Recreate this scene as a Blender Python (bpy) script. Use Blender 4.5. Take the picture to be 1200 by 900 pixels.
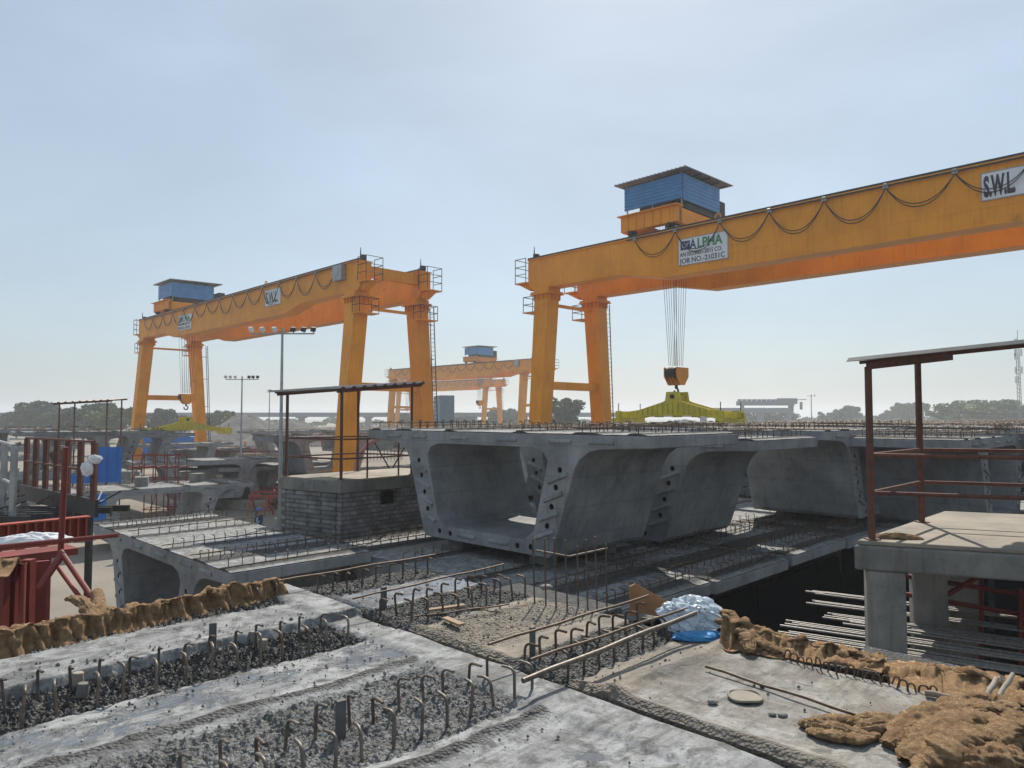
import bpy, bmesh, math, random
import numpy as np
from mathutils import Vector, Matrix
random.seed(7)
sc = bpy.context.scene
for o in list(bpy.data.objects): bpy.data.objects.remove(o)
COL = sc.collection
EYE = 6.0                                   # eye height above the yard ground
# ---------------------------------------------------------------- camera
cam = bpy.data.cameras.new('camera'); camo = bpy.data.objects.new('camera', cam); COL.objects.link(camo)
cam.sensor_width = 36; cam.lens = 36*840/1200
cam.clip_start = .05; cam.clip_end = 6000
PITCH = math.atan(37.5/840)
camo.location = (0, 0, EYE); camo.rotation_euler = (math.pi/2+PITCH, 0, 0)
sc.camera = camo
sc.render.resolution_x = 1024; sc.render.resolution_y = 768
# ---------------------------------------------------------------- light
SUN_EL = math.radians(47); SUN_AZ = math.radians(11)      # azimuth right of the view direction
w = bpy.data.worlds.new('World'); sc.world = w; w.use_nodes = True
nt = w.node_tree; bg = nt.nodes['Background']
sky = nt.nodes.new('ShaderNodeTexSky'); sky.sky_type = 'NISHITA'; sky.sun_disc = False
sky.sun_elevation = SUN_EL; sky.sun_rotation = SUN_AZ
sky.air_density = 1.2; sky.dust_density = 1.2; sky.ozone_density = 3.0; sky.altitude = 50
veil = nt.nodes.new('ShaderNodeMix'); veil.data_type = 'RGBA'; veil.inputs[0].default_value = .62; veil.inputs[7].default_value = (5.2, 6.25, 7.1, 1)   # thin dusty veil over the whole sky
nt.links.new(sky.outputs[0], veil.inputs[6])
wtc = nt.nodes.new('ShaderNodeTexCoord'); wmp = nt.nodes.new('ShaderNodeMapping'); wmp.inputs['Scale'].default_value = (1, 1, 2.6); wnz = nt.nodes.new('ShaderNodeTexNoise'); wnz.inputs['Scale'].default_value = 1.7; wnz.inputs['Detail'].default_value = 5; wnz.inputs['Roughness'].default_value = .55; wnz.inputs['Distortion'].default_value = .4
wmr = nt.nodes.new('ShaderNodeMapRange'); wmr.inputs[1].default_value = .3; wmr.inputs[2].default_value = .7; wmr.inputs[3].default_value = .90; wmr.inputs[4].default_value = 1.08
wvm = nt.nodes.new('ShaderNodeVectorMath'); wvm.operation = 'SCALE'                      # thin uneven high cloud
nt.links.new(wtc.outputs['Generated'], wmp.inputs[0]); nt.links.new(wmp.outputs[0], wnz.inputs[0]); nt.links.new(wnz.outputs[0], wmr.inputs[0]); nt.links.new(veil.outputs[2], wvm.inputs[0]); nt.links.new(wmr.outputs[0], wvm.inputs['Scale']); nt.links.new(wvm.outputs[0], bg.inputs[0]); bg.inputs[1].default_value = 0.082
sl = bpy.data.lights.new('sun', 'SUN'); sl.energy = 4.2; sl.angle = math.radians(.6); sl.color = (1, .93, .82)
so = bpy.data.objects.new('sun', sl); COL.objects.link(so)
sd = Vector((math.sin(SUN_AZ)*math.cos(SUN_EL), math.cos(SUN_AZ)*math.cos(SUN_EL), math.sin(SUN_EL)))
so.rotation_euler = sd.to_track_quat('Z', 'Y').to_euler(); so.location = (0, 0, 60)
vs = sc.view_settings; vs.view_transform = 'Standard'; vs.look = 'None'; vs.exposure = 0.35; vs.gamma = 1; vs.use_curve_mapping = False
sc.render.engine = 'CYCLES'
sc.cycles.volume_bounces = 1; sc.cycles.max_bounces = 6; sc.cycles.diffuse_bounces = 3; sc.cycles.transparent_max_bounces = 8
# ---------------------------------------------------------------- frame helpers
S2 = math.sqrt(.5); YAW = math.pi/4
def U(u, v, z=0): return Vector((S2*(u-v), S2*(u+v), z))      # yard frame: u runs along the crane rails, v along the crane spans
def P(px, py, z):                                              # where a sight line meets the level z
    d = Vector(((px-600)/840, 1, -(py-450)/840))
    c, s = math.cos(PITCH), math.sin(PITCH)
    d = Vector((d.x, c*d.y-s*d.z, s*d.y+c*d.z))
    t = (z-EYE)/d.z
    return Vector((d.x*t, d.y*t, z))
def PD(px, py, y):                                             # point on a sight line at distance y
    d = Vector(((px-600)/840, 1, -(py-450)/840))
    c, s = math.cos(PITCH), math.sin(PITCH)
    d = Vector((d.x, c*d.y-s*d.z, s*d.y+c*d.z)); t = y/d.y
    return Vector((d.x*t, y, EYE+d.z*t))
def UV(p): return (S2*(p.x+p.y), S2*(p.y-p.x))
# ---------------------------------------------------------------- materials
MATS = {}
def lin(c):
    return tuple(((x/255)/12.92 if x/255 <= .04045 else (((x/255)+.055)/1.055)**2.4) for x in c)
def mat(name, col, rough=.6, metal=0, col2=None, scale=3, amt=.5, bump=0, bscale=40, streak=0, speck=0, spec=.5, rust=None, rust_amt=.5, detail=6, rvar=0.0, patch=0, lines=0):
    """paint / concrete / steel: base colour mottled by noise, optional vertical streaks, specks and rust blotches"""
    if name in MATS: return MATS[name]
    m = bpy.data.materials.new(name); m.use_nodes = True; t = m.node_tree; N = t.nodes; L = t.links
    b = N['Principled BSDF']; b.inputs['Roughness'].default_value = rough; b.inputs['Metallic'].default_value = metal
    b.inputs['Specular IOR Level'].default_value = spec
    tc = N.new('ShaderNodeTexCoord'); oi = N.new('ShaderNodeObjectInfo')
    add = N.new('ShaderNodeVectorMath'); add.operation = 'ADD'; L.new(tc.outputs['Object'], add.inputs[0])
    mul = N.new('ShaderNodeVectorMath'); mul.operation = 'SCALE'; mul.inputs['Scale'].default_value = 37.0
    cx = N.new('ShaderNodeCombineXYZ')
    for i in range(3): L.new(oi.outputs['Random'], cx.inputs[i])
    L.new(cx.outputs[0], mul.inputs[0]); L.new(mul.outputs[0], add.inputs[1])
    V = add.outputs[0]
    def noise(s, d=6, r=.6, vec=None):
        n = N.new('ShaderNodeTexNoise'); n.inputs['Scale'].default_value = s; n.inputs['Detail'].default_value = d; n.inputs['Roughness'].default_value = r
        L.new(vec or V, n.inputs['Vector']); return n.outputs['Fac']
    def ramp(f, a, bb):
        r = N.new('ShaderNodeMapRange'); r.inputs['From Min'].default_value = a; r.inputs['From Max'].default_value = bb; L.new(f, r.inputs['Value']); return r.outputs[0]
    def mix(f, A, B, mode='MIX'):
        x = N.new('ShaderNodeMix'); x.data_type = 'RGBA'; x.blend_type = mode
        if isinstance(f, (int, float)): x.inputs[0].default_value = f
        else: L.new(f, x.inputs[0])
        for s_, val in ((6, A), (7, B)):
            if isinstance(val, tuple): x.inputs[s_].default_value = (*val[:3], 1)
            else: L.new(val, x.inputs[s_])
        return x.outputs[2]
    if col2 is None: col2 = tuple(c*(1-amt) for c in col)
    c = mix(ramp(noise(scale, detail), .35, .68), tuple(col), tuple(col2))
    if streak:
        mp = N.new('ShaderNodeMapping'); mp.inputs['Scale'].default_value = (5, 5, .35); L.new(V, mp.inputs['Vector'])
        c = mix(ramp(noise(1.4, 5, .65, mp.outputs[0]), .52, .75), c, mix(1.0, c, (1-streak,)*3, 'MULTIPLY'))
    if speck:
        c = mix(ramp(noise(bscale*.8, 2, .5), .62, .75), c, mix(1.0, c, (1-speck,)*3, 'MULTIPLY'))
    if patch:
        c = mix(ramp(noise(scale*.55, 10, .72), .50, .66), c, mix(patch, c, (.50, .51, .52)))
        c = mix(ramp(noise(scale*3.1, 8, .75), .60, .72), c, mix(1.0, c, (.70, .70, .71), 'MULTIPLY'))
    if lines:
        wv = N.new('ShaderNodeTexWave'); wv.bands_direction = 'Z'; wv.inputs['Scale'].default_value = .52; wv.inputs['Distortion'].default_value = .25; wv.inputs['Detail'].default_value = 3; L.new(V, wv.inputs['Vector'])
        wx = N.new('ShaderNodeTexWave'); wx.bands_direction = 'X'; wx.inputs['Scale'].default_value = .31; wx.inputs['Distortion'].default_value = .1; L.new(V, wx.inputs['Vector'])
        for w__ in (wv,): c = mix(ramp(w__.outputs['Fac'], .985, 1.0), c, mix(1.0, c, (1-lines,)*3, 'MULTIPLY'))
    if rust:
        c = mix(ramp(noise(scale*1.7, 8, .7), .62-.2*rust_amt, .75-.15*rust_amt), c, rust)
    # each object a slightly different tone
    hv = N.new('ShaderNodeMapRange'); hv.inputs['To Min'].default_value = .88; hv.inputs['To Max'].default_value = 1.1; L.new(oi.outputs['Random'], hv.inputs['Value'])
    cc = N.new('ShaderNodeCombineXYZ')
    for i in range(3): L.new(hv.outputs[0], cc.inputs[i])
    c = mix(1.0, c, cc.outputs[0], 'MULTIPLY')
    L.new(c, b.inputs['Base Color'])
    if rvar:
        rr = N.new('ShaderNodeMapRange'); rr.inputs['From Min'].default_value = .35; rr.inputs['From Max'].default_value = .65
        rr.inputs['To Min'].default_value = rough-rvar; rr.inputs['To Max'].default_value = min(1, rough+rvar); L.new(noise(scale*.8, 4), rr.inputs['Value']); L.new(rr.outputs[0], b.inputs['Roughness'])
    if bump:
        bp = N.new('ShaderNodeBump'); bp.inputs['Strength'].default_value = 1; bp.inputs['Distance'].default_value = bump
        L.new(noise(bscale, 5, .6), bp.inputs['Height']); L.new(bp.outputs[0], b.inputs['Normal'])
    MATS[name] = m; return m
CONC = mat('precast_concrete', (.30, .31, .318), .8, col2=(.16, .17, .18), scale=1.1, bump=.004, bscale=45, streak=.38, speck=.35, detail=9, patch=.26, lines=.16)
CONCD = mat('weathered_concrete', (.25, .24, .22), .85, col2=(.12, .118, .112), scale=1.6, bump=.006, bscale=30, streak=.4, speck=.3, rust=(.24, .17, .10), rust_amt=.1, detail=9)
CONCL = mat('sunbleached_concrete', (.34, .295, .235), .85, col2=(.20, .18, .15), scale=2, bump=.003, bscale=50, speck=.2)
CONCTOP = mat('deck_concrete', (.26, .26, .255), .6, col2=(.14, .14, .14), scale=2.2, bump=.01, bscale=30, speck=.5, detail=9, rvar=.2)
YEL = mat('crane_orange_paint', (.82, .32, .012), .5, col2=(.68, .25, .010), scale=.7, bump=.001, bscale=6, streak=.25, spec=.3, rust=(.25, .11, .03), rust_amt=-.05)
SPREAD = mat('yellow_spreader_paint', (.62, .52, .03), .5, col2=(.48, .40, .03), scale=2, streak=.3, rust=(.18, .10, .03), rust_amt=.1)
BLUE = mat('blue_sheet', (.07, .26, .56), .45, col2=(.05, .20, .46), scale=1.5, streak=.15)
BLUE2 = mat('bright_blue_sheet', (.02, .17, .55), .45, col2=(.015, .12, .42), scale=2, streak=.15)
DSTEEL = mat('dark_steel', (.05, .05, .052), .55, .5, col2=(.03, .028, .026), scale=5)
GALV = mat('galvanised_steel', (.34, .36, .38), .45, .6, scale=3, amt=.3)
ROOF = mat('dull_roof_sheet', (.22, .22, .21), .55, .3, col2=(.13, .12, .11), scale=2, rust=(.16, .08, .04), rust_amt=.2)
RUST = mat('rusted_steel', (.16, .060, .038), .8, .1, col2=(.075, .035, .026), scale=12, bump=.001, bscale=80)
REBAR = mat('rebar_steel', (.155, .115, .085), .6, .5, col2=(.085, .055, .038), scale=22, bump=.0006, bscale=160)
REBARG = mat('cement_coated_rebar', (.20, .175, .15), .5, .5, col2=(.10, .075, .055), scale=22, bump=.0008, bscale=160)
RED = mat('red_primer_paint', (.23, .032, .023), .6, col2=(.13, .022, .017), scale=3, streak=.2, rust=(.13, .05, .03), rust_amt=.15)
ORED = mat('orange_red_paint', (.40, .07, .035), .55, col2=(.27, .05, .028), scale=3, streak=.25, rust=(.13, .06, .03), rust_amt=.15)
WOOD = mat('plank_wood', (.34, .24, .15), .8, col2=(.22, .15, .09), scale=6)
WHITE = mat('white_board', (.72, .74, .76), .5, amt=.12, scale=3)
NAVY = mat('navy_lettering', (.015, .04, .14), .5, amt=.1)
BLACKL = mat('dark_lettering', (.02, .025, .045), .5, amt=.1)
GREENL = mat('green_lettering', (.02, .25, .10), .5, amt=.1)
CABLE = mat('black_cable', (.018, .016, .016), .5, amt=.1)
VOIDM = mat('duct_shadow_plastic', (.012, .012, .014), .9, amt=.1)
DUST = mat('yard_dirt', (.27, .235, .19), .95, col2=(.15, .135, .115), scale=.12, bump=.02, bscale=6, detail=10)
GRAVEL = mat('aggregate', (.15, .14, .135), .95, col2=(.10, .095, .09), scale=.5, bump=.15, bscale=3, detail=10)
# ---------------------------------------------------------------- mesh helpers
class MB:
    def __init__(s): s.v = []; s.f = []; s.m = []; s.cur = 0
    def mi(s, i): s.cur = i; return s
    def add(s, vs_, fs):
        n = len(s.v); s.v += [tuple(p) for p in vs_]
        for f in fs: s.f.append([i+n for i in f]); s.m.append(s.cur)
    def box(s, c, d, rz=0, R=None):
        c = Vector(c); hx, hy, hz = d[0]/2, d[1]/2, d[2]/2
        M = R if R is not None else Matrix.Rotation(rz, 3, 'Z')
        vs_ = [c+M@Vector((x*hx, y*hy, z*hz)) for x in (-1, 1) for y in (-1, 1) for z in (-1, 1)]
        s.add(vs_, [(0, 1, 3, 2), (4, 6, 7, 5), (0, 4, 5, 1), (2, 3, 7, 6), (0, 2, 6, 4), (1, 5, 7, 3)]); return s
    def b2(s, a, b):
        a = Vector(a); b = Vector(b); return s.box((a+b)/2, (abs(b.x-a.x), abs(b.y-a.y), abs(b.z-a.z)))
    def beam(s, a, b, w_, h, up=(0, 0, 1), w2=None, h2=None):
        a = Vector(a); b = Vector(b); z = (b-a).normalized(); up = Vector(up)
        if abs(z.dot(up)) > .98: up = Vector((0, 1, 0))
        x = up.cross(z).normalized(); y = z.cross(x)
        w2 = w2 or w_; h2 = h2 or h
        vs_ = [a-x*w_/2-y*h/2, a+x*w_/2-y*h/2, a+x*w_/2+y*h/2, a-x*w_/2+y*h/2, b-x*w2/2-y*h2/2, b+x*w2/2-y*h2/2, b+x*w2/2+y*h2/2, b-x*w2/2+y*h2/2]
        s.add(vs_, [(0, 3, 2, 1), (4, 5, 6, 7), (0, 1, 5, 4), (1, 2, 6, 5), (2, 3, 7, 6), (3, 0, 4, 7)]); return s
    def sweep(s, pts, r, n=6, cap=True):
        pts = [Vector(p) for p in pts]; k = len(pts); rings = []; ux = None
        for i in range(k):
            t = (pts[min(i+1, k-1)]-pts[max(i-1, 0)]).normalized()
            if ux is None:
                ux = t.cross(Vector((0, 0, 1)) if abs(t.z) < .9 else Vector((0, 1, 0))).normalized()
            ux = (ux-t*ux.dot(t)).normalized(); uy = t.cross(ux)
            rr = r[i] if isinstance(r, (list, tuple)) else r
            rings.append([pts[i]+(ux*math.cos(2*math.pi*j/n)+uy*math.sin(2*math.pi*j/n))*rr for j in range(n)])
        vs_ = [p for ring in rings for p in ring]; fs = []
        for i in range(k-1):
            for j in range(n): fs.append((i*n+j, i*n+(j+1) % n, (i+1)*n+(j+1) % n, (i+1)*n+j))
        if cap: fs.append(tuple(range(n))[::-1]); fs.append(tuple((k-1)*n+j for j in range(n)))
        s.add(vs_, fs); return s
    def tube(s, a, b, r, n=6, r2=None): return s.sweep([a, b], [r, r2 if r2 else r], n)
    def prism(s, poly, x0, x1, axis='x'):
        """poly of 2-D points extruded along an axis; (a, b) -> (y, z) for x, (x, z) for y, (x, y) for z"""
        def q(a, b, t):
            return {'x': (t, a, b), 'y': (a, t, b), 'z': (a, b, t)}[axis]
        n = len(poly); vs_ = [q(a, b, x0) for a, b in poly]+[q(a, b, x1) for a, b in poly]
        fs = [tuple(range(n))[::-1], tuple(range(n, 2*n))]+[(i, (i+1) % n, (i+1) % n+n, i+n) for i in range(n)]
        s.add(vs_, fs); return s
    def mesh(s, name, mats, smooth=None):
        me = bpy.data.meshes.new(name); me.from_pydata(s.v, [], s.f); me.update()
        for m in (mats if isinstance(mats, (list, tuple)) else [mats]): me.materials.append(m)
        me.polygons.foreach_set('material_index', s.m)
        bm = bmesh.new(); bm.from_mesh(me); bmesh.ops.recalc_face_normals(bm, faces=bm.faces); bm.to_mesh(me); bm.free()
        if smooth: me.shade_smooth(); me.set_sharp_from_angle(angle=math.radians(smooth))
        return me
def link(name, me, parent=None, loc=(0, 0, 0), rz=0, rot=None):
    o = bpy.data.objects.new(name, me); COL.objects.link(o); o.parent = parent; o.location = loc; o.rotation_euler = rot or (0, 0, rz); return o
def obj(name, mb, mats, parent=None, smooth=None, loc=(0, 0, 0), rz=0): return link(name, mb.mesh(name, mats, smooth), parent, loc, rz)
def tag(o, label=None, cat=None, group=None, kind=None):
    if label: o['label'] = label
    if cat: o['category'] = cat
    if group: o['group'] = group
    if kind: o['kind'] = kind
    return o
def thing(name, label, cat, loc=(0, 0, 0), rz=0, group=None):
    o = bpy.data.objects.new(name, None); COL.objects.link(o); o.location = loc; o.rotation_euler = (0, 0, rz); o.empty_display_size = .3
    return tag(o, label, cat, group)
KIDS = {}
def copy_tree(o, parent=None):
    c = o.copy(); COL.objects.link(c); c.parent = parent
    for ch in [x for x in COL.objects if x.parent == o]: copy_tree(ch, c)
    return c
def bevel(o, w_=.012, seg=2):
    b = o.modifiers.new('bevel', 'BEVEL'); b.width = w_; b.segments = seg; b.limit_method = 'ANGLE'; b.angle_limit = math.radians(35)
def text_mesh(txt, size, mname, m, ext=.004, bold=0.0, sx=1.0):
    cu = bpy.data.curves.new(mname, 'FONT'); cu.body = txt; cu.size = size; cu.extrude = ext; cu.offset = bold; cu.align_x = 'LEFT'; cu.align_y = 'BOTTOM_BASELINE'
    to = bpy.data.objects.new('tmp', cu); COL.objects.link(to); bpy.context.view_layer.update()
    dg = bpy.context.evaluated_depsgraph_get(); me = bpy.data.meshes.new_from_object(to.evaluated_get(dg)); bpy.data.objects.remove(to)
    me.name = mname; me.materials.clear(); me.materials.append(m)
    for v in me.vertices: v.co.x *= sx
    return me
# value noise
def _hash(ix, iy, seed):
    h = (ix.astype(np.int64)*374761393+iy.astype(np.int64)*668265263+seed*1442695041) & 0xffffffff
    h = ((h ^ (h >> 13))*1274126177) & 0xffffffff
    return ((h ^ (h >> 16)) & 0xffff)/65535.0
def vnoise(x, y, seed=0):
    x0 = np.floor(x); y0 = np.floor(y); fx = x-x0; fy = y-y0; fx = fx*fx*(3-2*fx); fy = fy*fy*(3-2*fy)
    a = _hash(x0, y0, seed); b = _hash(x0+1, y0, seed); c = _hash(x0, y0+1, seed); d = _hash(x0+1, y0+1, seed)
    return (a*(1-fx)+b*fx)*(1-fy)+(c*(1-fx)+d*fx)*fy
def fbm(x, y, o=4, seed=0, g=.5):
    x = np.asarray(x, float); y = np.asarray(y, float); s = 0; a = 1; t = 0
    for i in range(o): s = s+a*vnoise(x*2**i+i*17.3, y*2**i-i*9.1, seed+i); t += a; a *= g
    return s/t
def ss(a, b, x):
    t = np.clip((x-a)/(b-a), 0, 1); return t*t*(3-2*t)

CONCX = mat('old_dark_concrete', (.10, .10, .10), .9, col2=(.055, .055, .055), scale=1.4, streak=.4)  # concrete darkened to paint shade on the footings in the voids
def fore_mat():
    m = bpy.data.materials.new('fresh_deck_concrete'); m.use_nodes = True; t = m.node_tree; N = t.nodes; L = t.links; b = N['Principled BSDF']
    tc = N.new('ShaderNodeTexCoord'); at = N.new('ShaderNodeAttribute'); at.attribute_name = 'zone'; sp = N.new('ShaderNodeSeparateColor'); L.new(at.outputs['Color'], sp.inputs[0])
    def noise(s, d=8, r=.65, dist=0):
        n = N.new('ShaderNodeTexNoise'); n.inputs['Scale'].default_value = s; n.inputs['Detail'].default_value = d; n.inputs['Roughness'].default_value = r; n.inputs['Distortion'].default_value = dist; L.new(tc.outputs['Object'], n.inputs['Vector']); return n.outputs[0]
    def mr(f, a, bb, c=0, d=1):
        r = N.new('ShaderNodeMapRange'); r.inputs[1].default_value = a; r.inputs[2].default_value = bb; r.inputs[3].default_value = c; r.inputs[4].default_value = d; L.new(f, r.inputs[0]); return r.outputs[0]
    def mix(f, A, B, mode='MIX'):
        x = N.new('ShaderNodeMix'); x.data_type = 'RGBA'; x.blend_type = mode
        if isinstance(f, (int, float)): x.inputs[0].default_value = f
        else: L.new(f, x.inputs[0])
        for s_, val in ((6, A), (7, B)):
            if isinstance(val, tuple): x.inputs[s_].default_value = (*val[:3], 1)
            else: L.new(val, x.inputs[s_])
        return x.outputs[2]
    def math_(op, a, b_):
        x = N.new('ShaderNodeMath'); x.operation = op
        for i, q in enumerate((a, b_)):
            if isinstance(q, (int, float)): x.inputs[i].default_value = q
            else: L.new(q, x.inputs[i])
        return x.outputs[0]
    n_big = noise(2.6, 10, .72, 1.0); n_mid = noise(9, 8, .7, .4); n_fine = noise(60, 5, .7)
    grey = mix(mr(n_mid, .42, .62), (.085, .085, .082), (.23, .23, .225))
    vor = N.new('ShaderNodeTexVoronoi'); vor.inputs['Scale'].default_value = 55; vor.inputs['Randomness'].default_value = 1; L.new(tc.outputs['Object'], vor.inputs['Vector'])
    grey = mix(mr(vor.outputs['Distance'], .3, .55, 0, .65), grey, (.045, .045, .044))
    slurry = mix(mr(n_big, .42, .60), (.33, .338, .342), (.15, .155, .158))
    slurry = mix(mr(n_mid, .50, .62), slurry, (.12, .12, .118))
    tan = mix(mr(n_big, .35, .65), (.30, .255, .20), (.15, .137, .12))
    tan = mix(mr(n_mid, .55, .75), tan, (.12, .115, .11))
    rgh = math_('ADD', sp.outputs[0], math_('MULTIPLY', math_('SUBTRACT', n_mid, .5), 1.1))
    c = mix(mr(rgh, .35, .65), grey, slurry)
    c = mix(mr(math_('ADD', sp.outputs[2], math_('MULTIPLY', math_('SUBTRACT', n_big, .5), .9)), .35, .7), c, tan)
    streakm = N.new('ShaderNodeMapping'); streakm.inputs['Scale'].default_value = (1.2, 9, 1); L.new(tc.outputs['Object'], streakm.inputs['Vector']); ns = N.new('ShaderNodeTexNoise'); ns.inputs['Scale'].default_value = 2.2; ns.inputs['Detail'].default_value = 8; ns.inputs['Roughness'].default_value = .7; L.new(streakm.outputs[0], ns.inputs['Vector'])
    c = mix(mr(ns.outputs[0], .48, .64, 0, .8), c, mix(1.0, c, (.58, .575, .56), 'MULTIPLY'))
    c = mix(mr(n_fine, .56, .68), c, mix(1.0, c, (.45, .44, .43), 'MULTIPLY'))
    # dark drips and footprints
    c = mix(mr(noise(5, 10, .75, 1.2), .64, .70), c, mix(1.0, c, (.5, .5, .5), 'MULTIPLY'))
    wet = math_('ADD', sp.outputs[1], math_('MULTIPLY', math_('SUBTRACT', n_big, .5), 1.6))
    wetf = mr(wet, .50, .62)
    c = mix(wetf, c, mix(1.0, c, (.72, .75, .80), 'MULTIPLY'))
    L.new(c, b.inputs['Base Color'])
    r = mix(wetf, (.85, .85, .85), (.10, .10, .10)); sr = N.new('ShaderNodeSeparateColor'); L.new(r, sr.inputs[0]); L.new(math_('ADD', sr.outputs[0], mr(n_mid, .3, .7, -.08, .12)), b.inputs['Roughness'])
    bp = N.new('ShaderNodeBump'); rough_ = math_('SUBTRACT', 1.0, mr(sp.outputs[0], .2, .75, 0, 1)); hh_ = math_('ADD', math_('MULTIPLY', math_('ADD', n_fine, n_mid), math_('ADD', .24, math_('MULTIPLY', rough_, .5))), math_('MULTIPLY', math_('MULTIPLY', vor.outputs['Distance'], -1.6), rough_)); L.new(math_('MULTIPLY', hh_, math_('SUBTRACT', 1.0, math_('MULTIPLY', wetf, .85))), bp.inputs['Height']); bp.inputs['Distance'].default_value = .02; L.new(bp.outputs[0], b.inputs['Normal'])
    return m
FORE = fore_mat()
# ================================================================ setting
mb = MB()
R0 = [0, 6, 12, 20, 30, 45, 70, 110, 180, 300, 500, 900, 1450]; NS = 64
vs_ = [(0, 0, 0)]; fs = []
for r in R0[1:]:
    for j in range(NS):
        a = 2*math.pi*j/NS; vs_.append((r*math.cos(a), r*math.sin(a), 0))
for j in range(NS): fs.append((0, 1+j, 1+(j+1) % NS))
for k in range(len(R0)-2):
    for j in range(NS): fs.append((1+k*NS+j, 1+(k+1)*NS+j, 1+(k+1)*NS+(j+1) % NS, 1+k*NS+(j+1) % NS))
mb.add(vs_, fs)
tag(obj('ground', mb, DUST), kind='structure')

# ================================================================ box girder segments
W, D, LSEG = 4.3, 2.4, 3.05
def sym(r): return r+[(-y, z) for y, z in reversed(r)]
OUT = sym([(4.3, 2.4), (4.3, 2.19), (3.15, 2.14), (2.9, 2.08), (2.7, 1.95), (2.57, 1.78), (2.50, 1.58), (2.0, .10), (1.9, 0)])   # clockwise from the right tip
INN = sym([(1.45, 2.13), (1.75, 2.05), (1.88, 1.88), (1.50, .48), (1.22, .28)])
WEBK = [(.42, .55), (.81, .55), (1.2, .55), (1.6, .55)]       # heights of keys/ducts on a web
def web_mid(z):
    o = 2.0+(2.5-2.0)*(z-.1)/1.48; i = 1.5+(1.88-1.5)*(z-.48)/1.4; return o, i
DUCTS = []
for z in (.62, 1.0, 1.38, 1.72):
    o_, i_ = web_mid(z); DUCTS += [((o_+i_)/2, z), (-(o_+i_)/2, z)]
DUCTS += [(1.05, .14), (1.42, .16), (-1.05, .14), (-1.42, .16)]
def seg_mesh(name, ducts=False, L=LSEG, m=None):
    """closed box-girder segment, x along its length, y across, z from its soffit"""
    bm = bmesh.new()
    def loop(pts, x):
        vv = [bm.verts.new((x, y, z)) for y, z in pts]; return vv, [bm.edges.new((vv[i], vv[(i+1) % len(vv)])) for i in range(len(vv))]
    for x in (0, L):
        es = []
        vo, e = loop(OUT, x); es += e; vi, e = loop(INN, x); es += e
        if ducts and x == 0:
            for dy, dz in DUCTS:
                r = .055; ring = [(dy+r*math.cos(a*math.pi/5), dz+r*math.sin(a*math.pi/5)) for a in range(10)]
                vd, e = loop(ring, x); es += e
                back = [bm.verts.new((.22, v.co.y, v.co.z)) for v in vd]
                for i in range(10): bm.faces.new((vd[i], vd[(i+1) % 10], back[(i+1) % 10], back[i])).material_index = 1
                bm.faces.new(back).material_index = 1
        bmesh.ops.triangle_fill(bm, use_beauty=True, use_dissolve=False, edges=es)
        if x == 0: v0, i0 = vo, vi
    n = len(OUT)
    for i in range(n): bm.faces.new((v0[i], v0[(i+1) % n], vo[(i+1) % n], vo[i]))
    n = len(INN)
    for i in range(n): bm.faces.new((i0[i], vi[i], vi[(i+1) % n], i0[(i+1) % n]))
    bmesh.ops.recalc_face_normals(bm, faces=bm.faces)
    me = bpy.data.meshes.new(name); bm.to_mesh(me); bm.free()
    me.materials.append(m or CONC); me.materials.append(VOIDM)
    me.shade_smooth(); me.set_sharp_from_angle(angle=math.radians(24)); return me
ME_SEG = seg_mesh('concrete_body'); ME_SEGD = seg_mesh('concrete_body', True)
# shear keys on the near face
def key_mesh():
    mb = MB()
    # a bar across the web, local: y across, z up; tapering towards the face
    w_, h, d = .26, .05, .045
    vs_ = [(0, -w_, -h), (0, w_, -h), (0, w_, h), (0, -w_, h), (-d, -w_, -h*.45), (-d, w_, -h*.45), (-d, w_, h*.45), (-d, -w_, h*.45)]
    mb.add(vs_, [(0, 1, 2, 3), (4, 7, 6, 5), (0, 4, 5, 1), (1, 5, 6, 2), (2, 6, 7, 3), (3, 7, 4, 0)])
    return mb.mesh('shear_key', CONC)
ME_KEY = key_mesh()
def add_keys(t):
    for sgn in (-1, 1):
        for z in (.45, .81, 1.19, 1.56):
            o_, i_ = web_mid(z); k = link('shear_key', ME_KEY, t, (-.001, sgn*(o_+i_)/2, z), rot=(sgn*.35, 0, 0))
    for y in (-3.2, -2.2, -.75, .75, 2.2, 3.2):
        k = link('shear_key', ME_KEY, t, (-.001, y, 2.27), rot=(0, 0, 0)); k.scale = (.7, 1.1, .9)
    for y in (-.5, .5):
        k = link('shear_key', ME_KEY, t, (-.001, y, .14), rot=(0, 0, 0)); k.scale = (.7, 1.1, .9)
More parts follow.
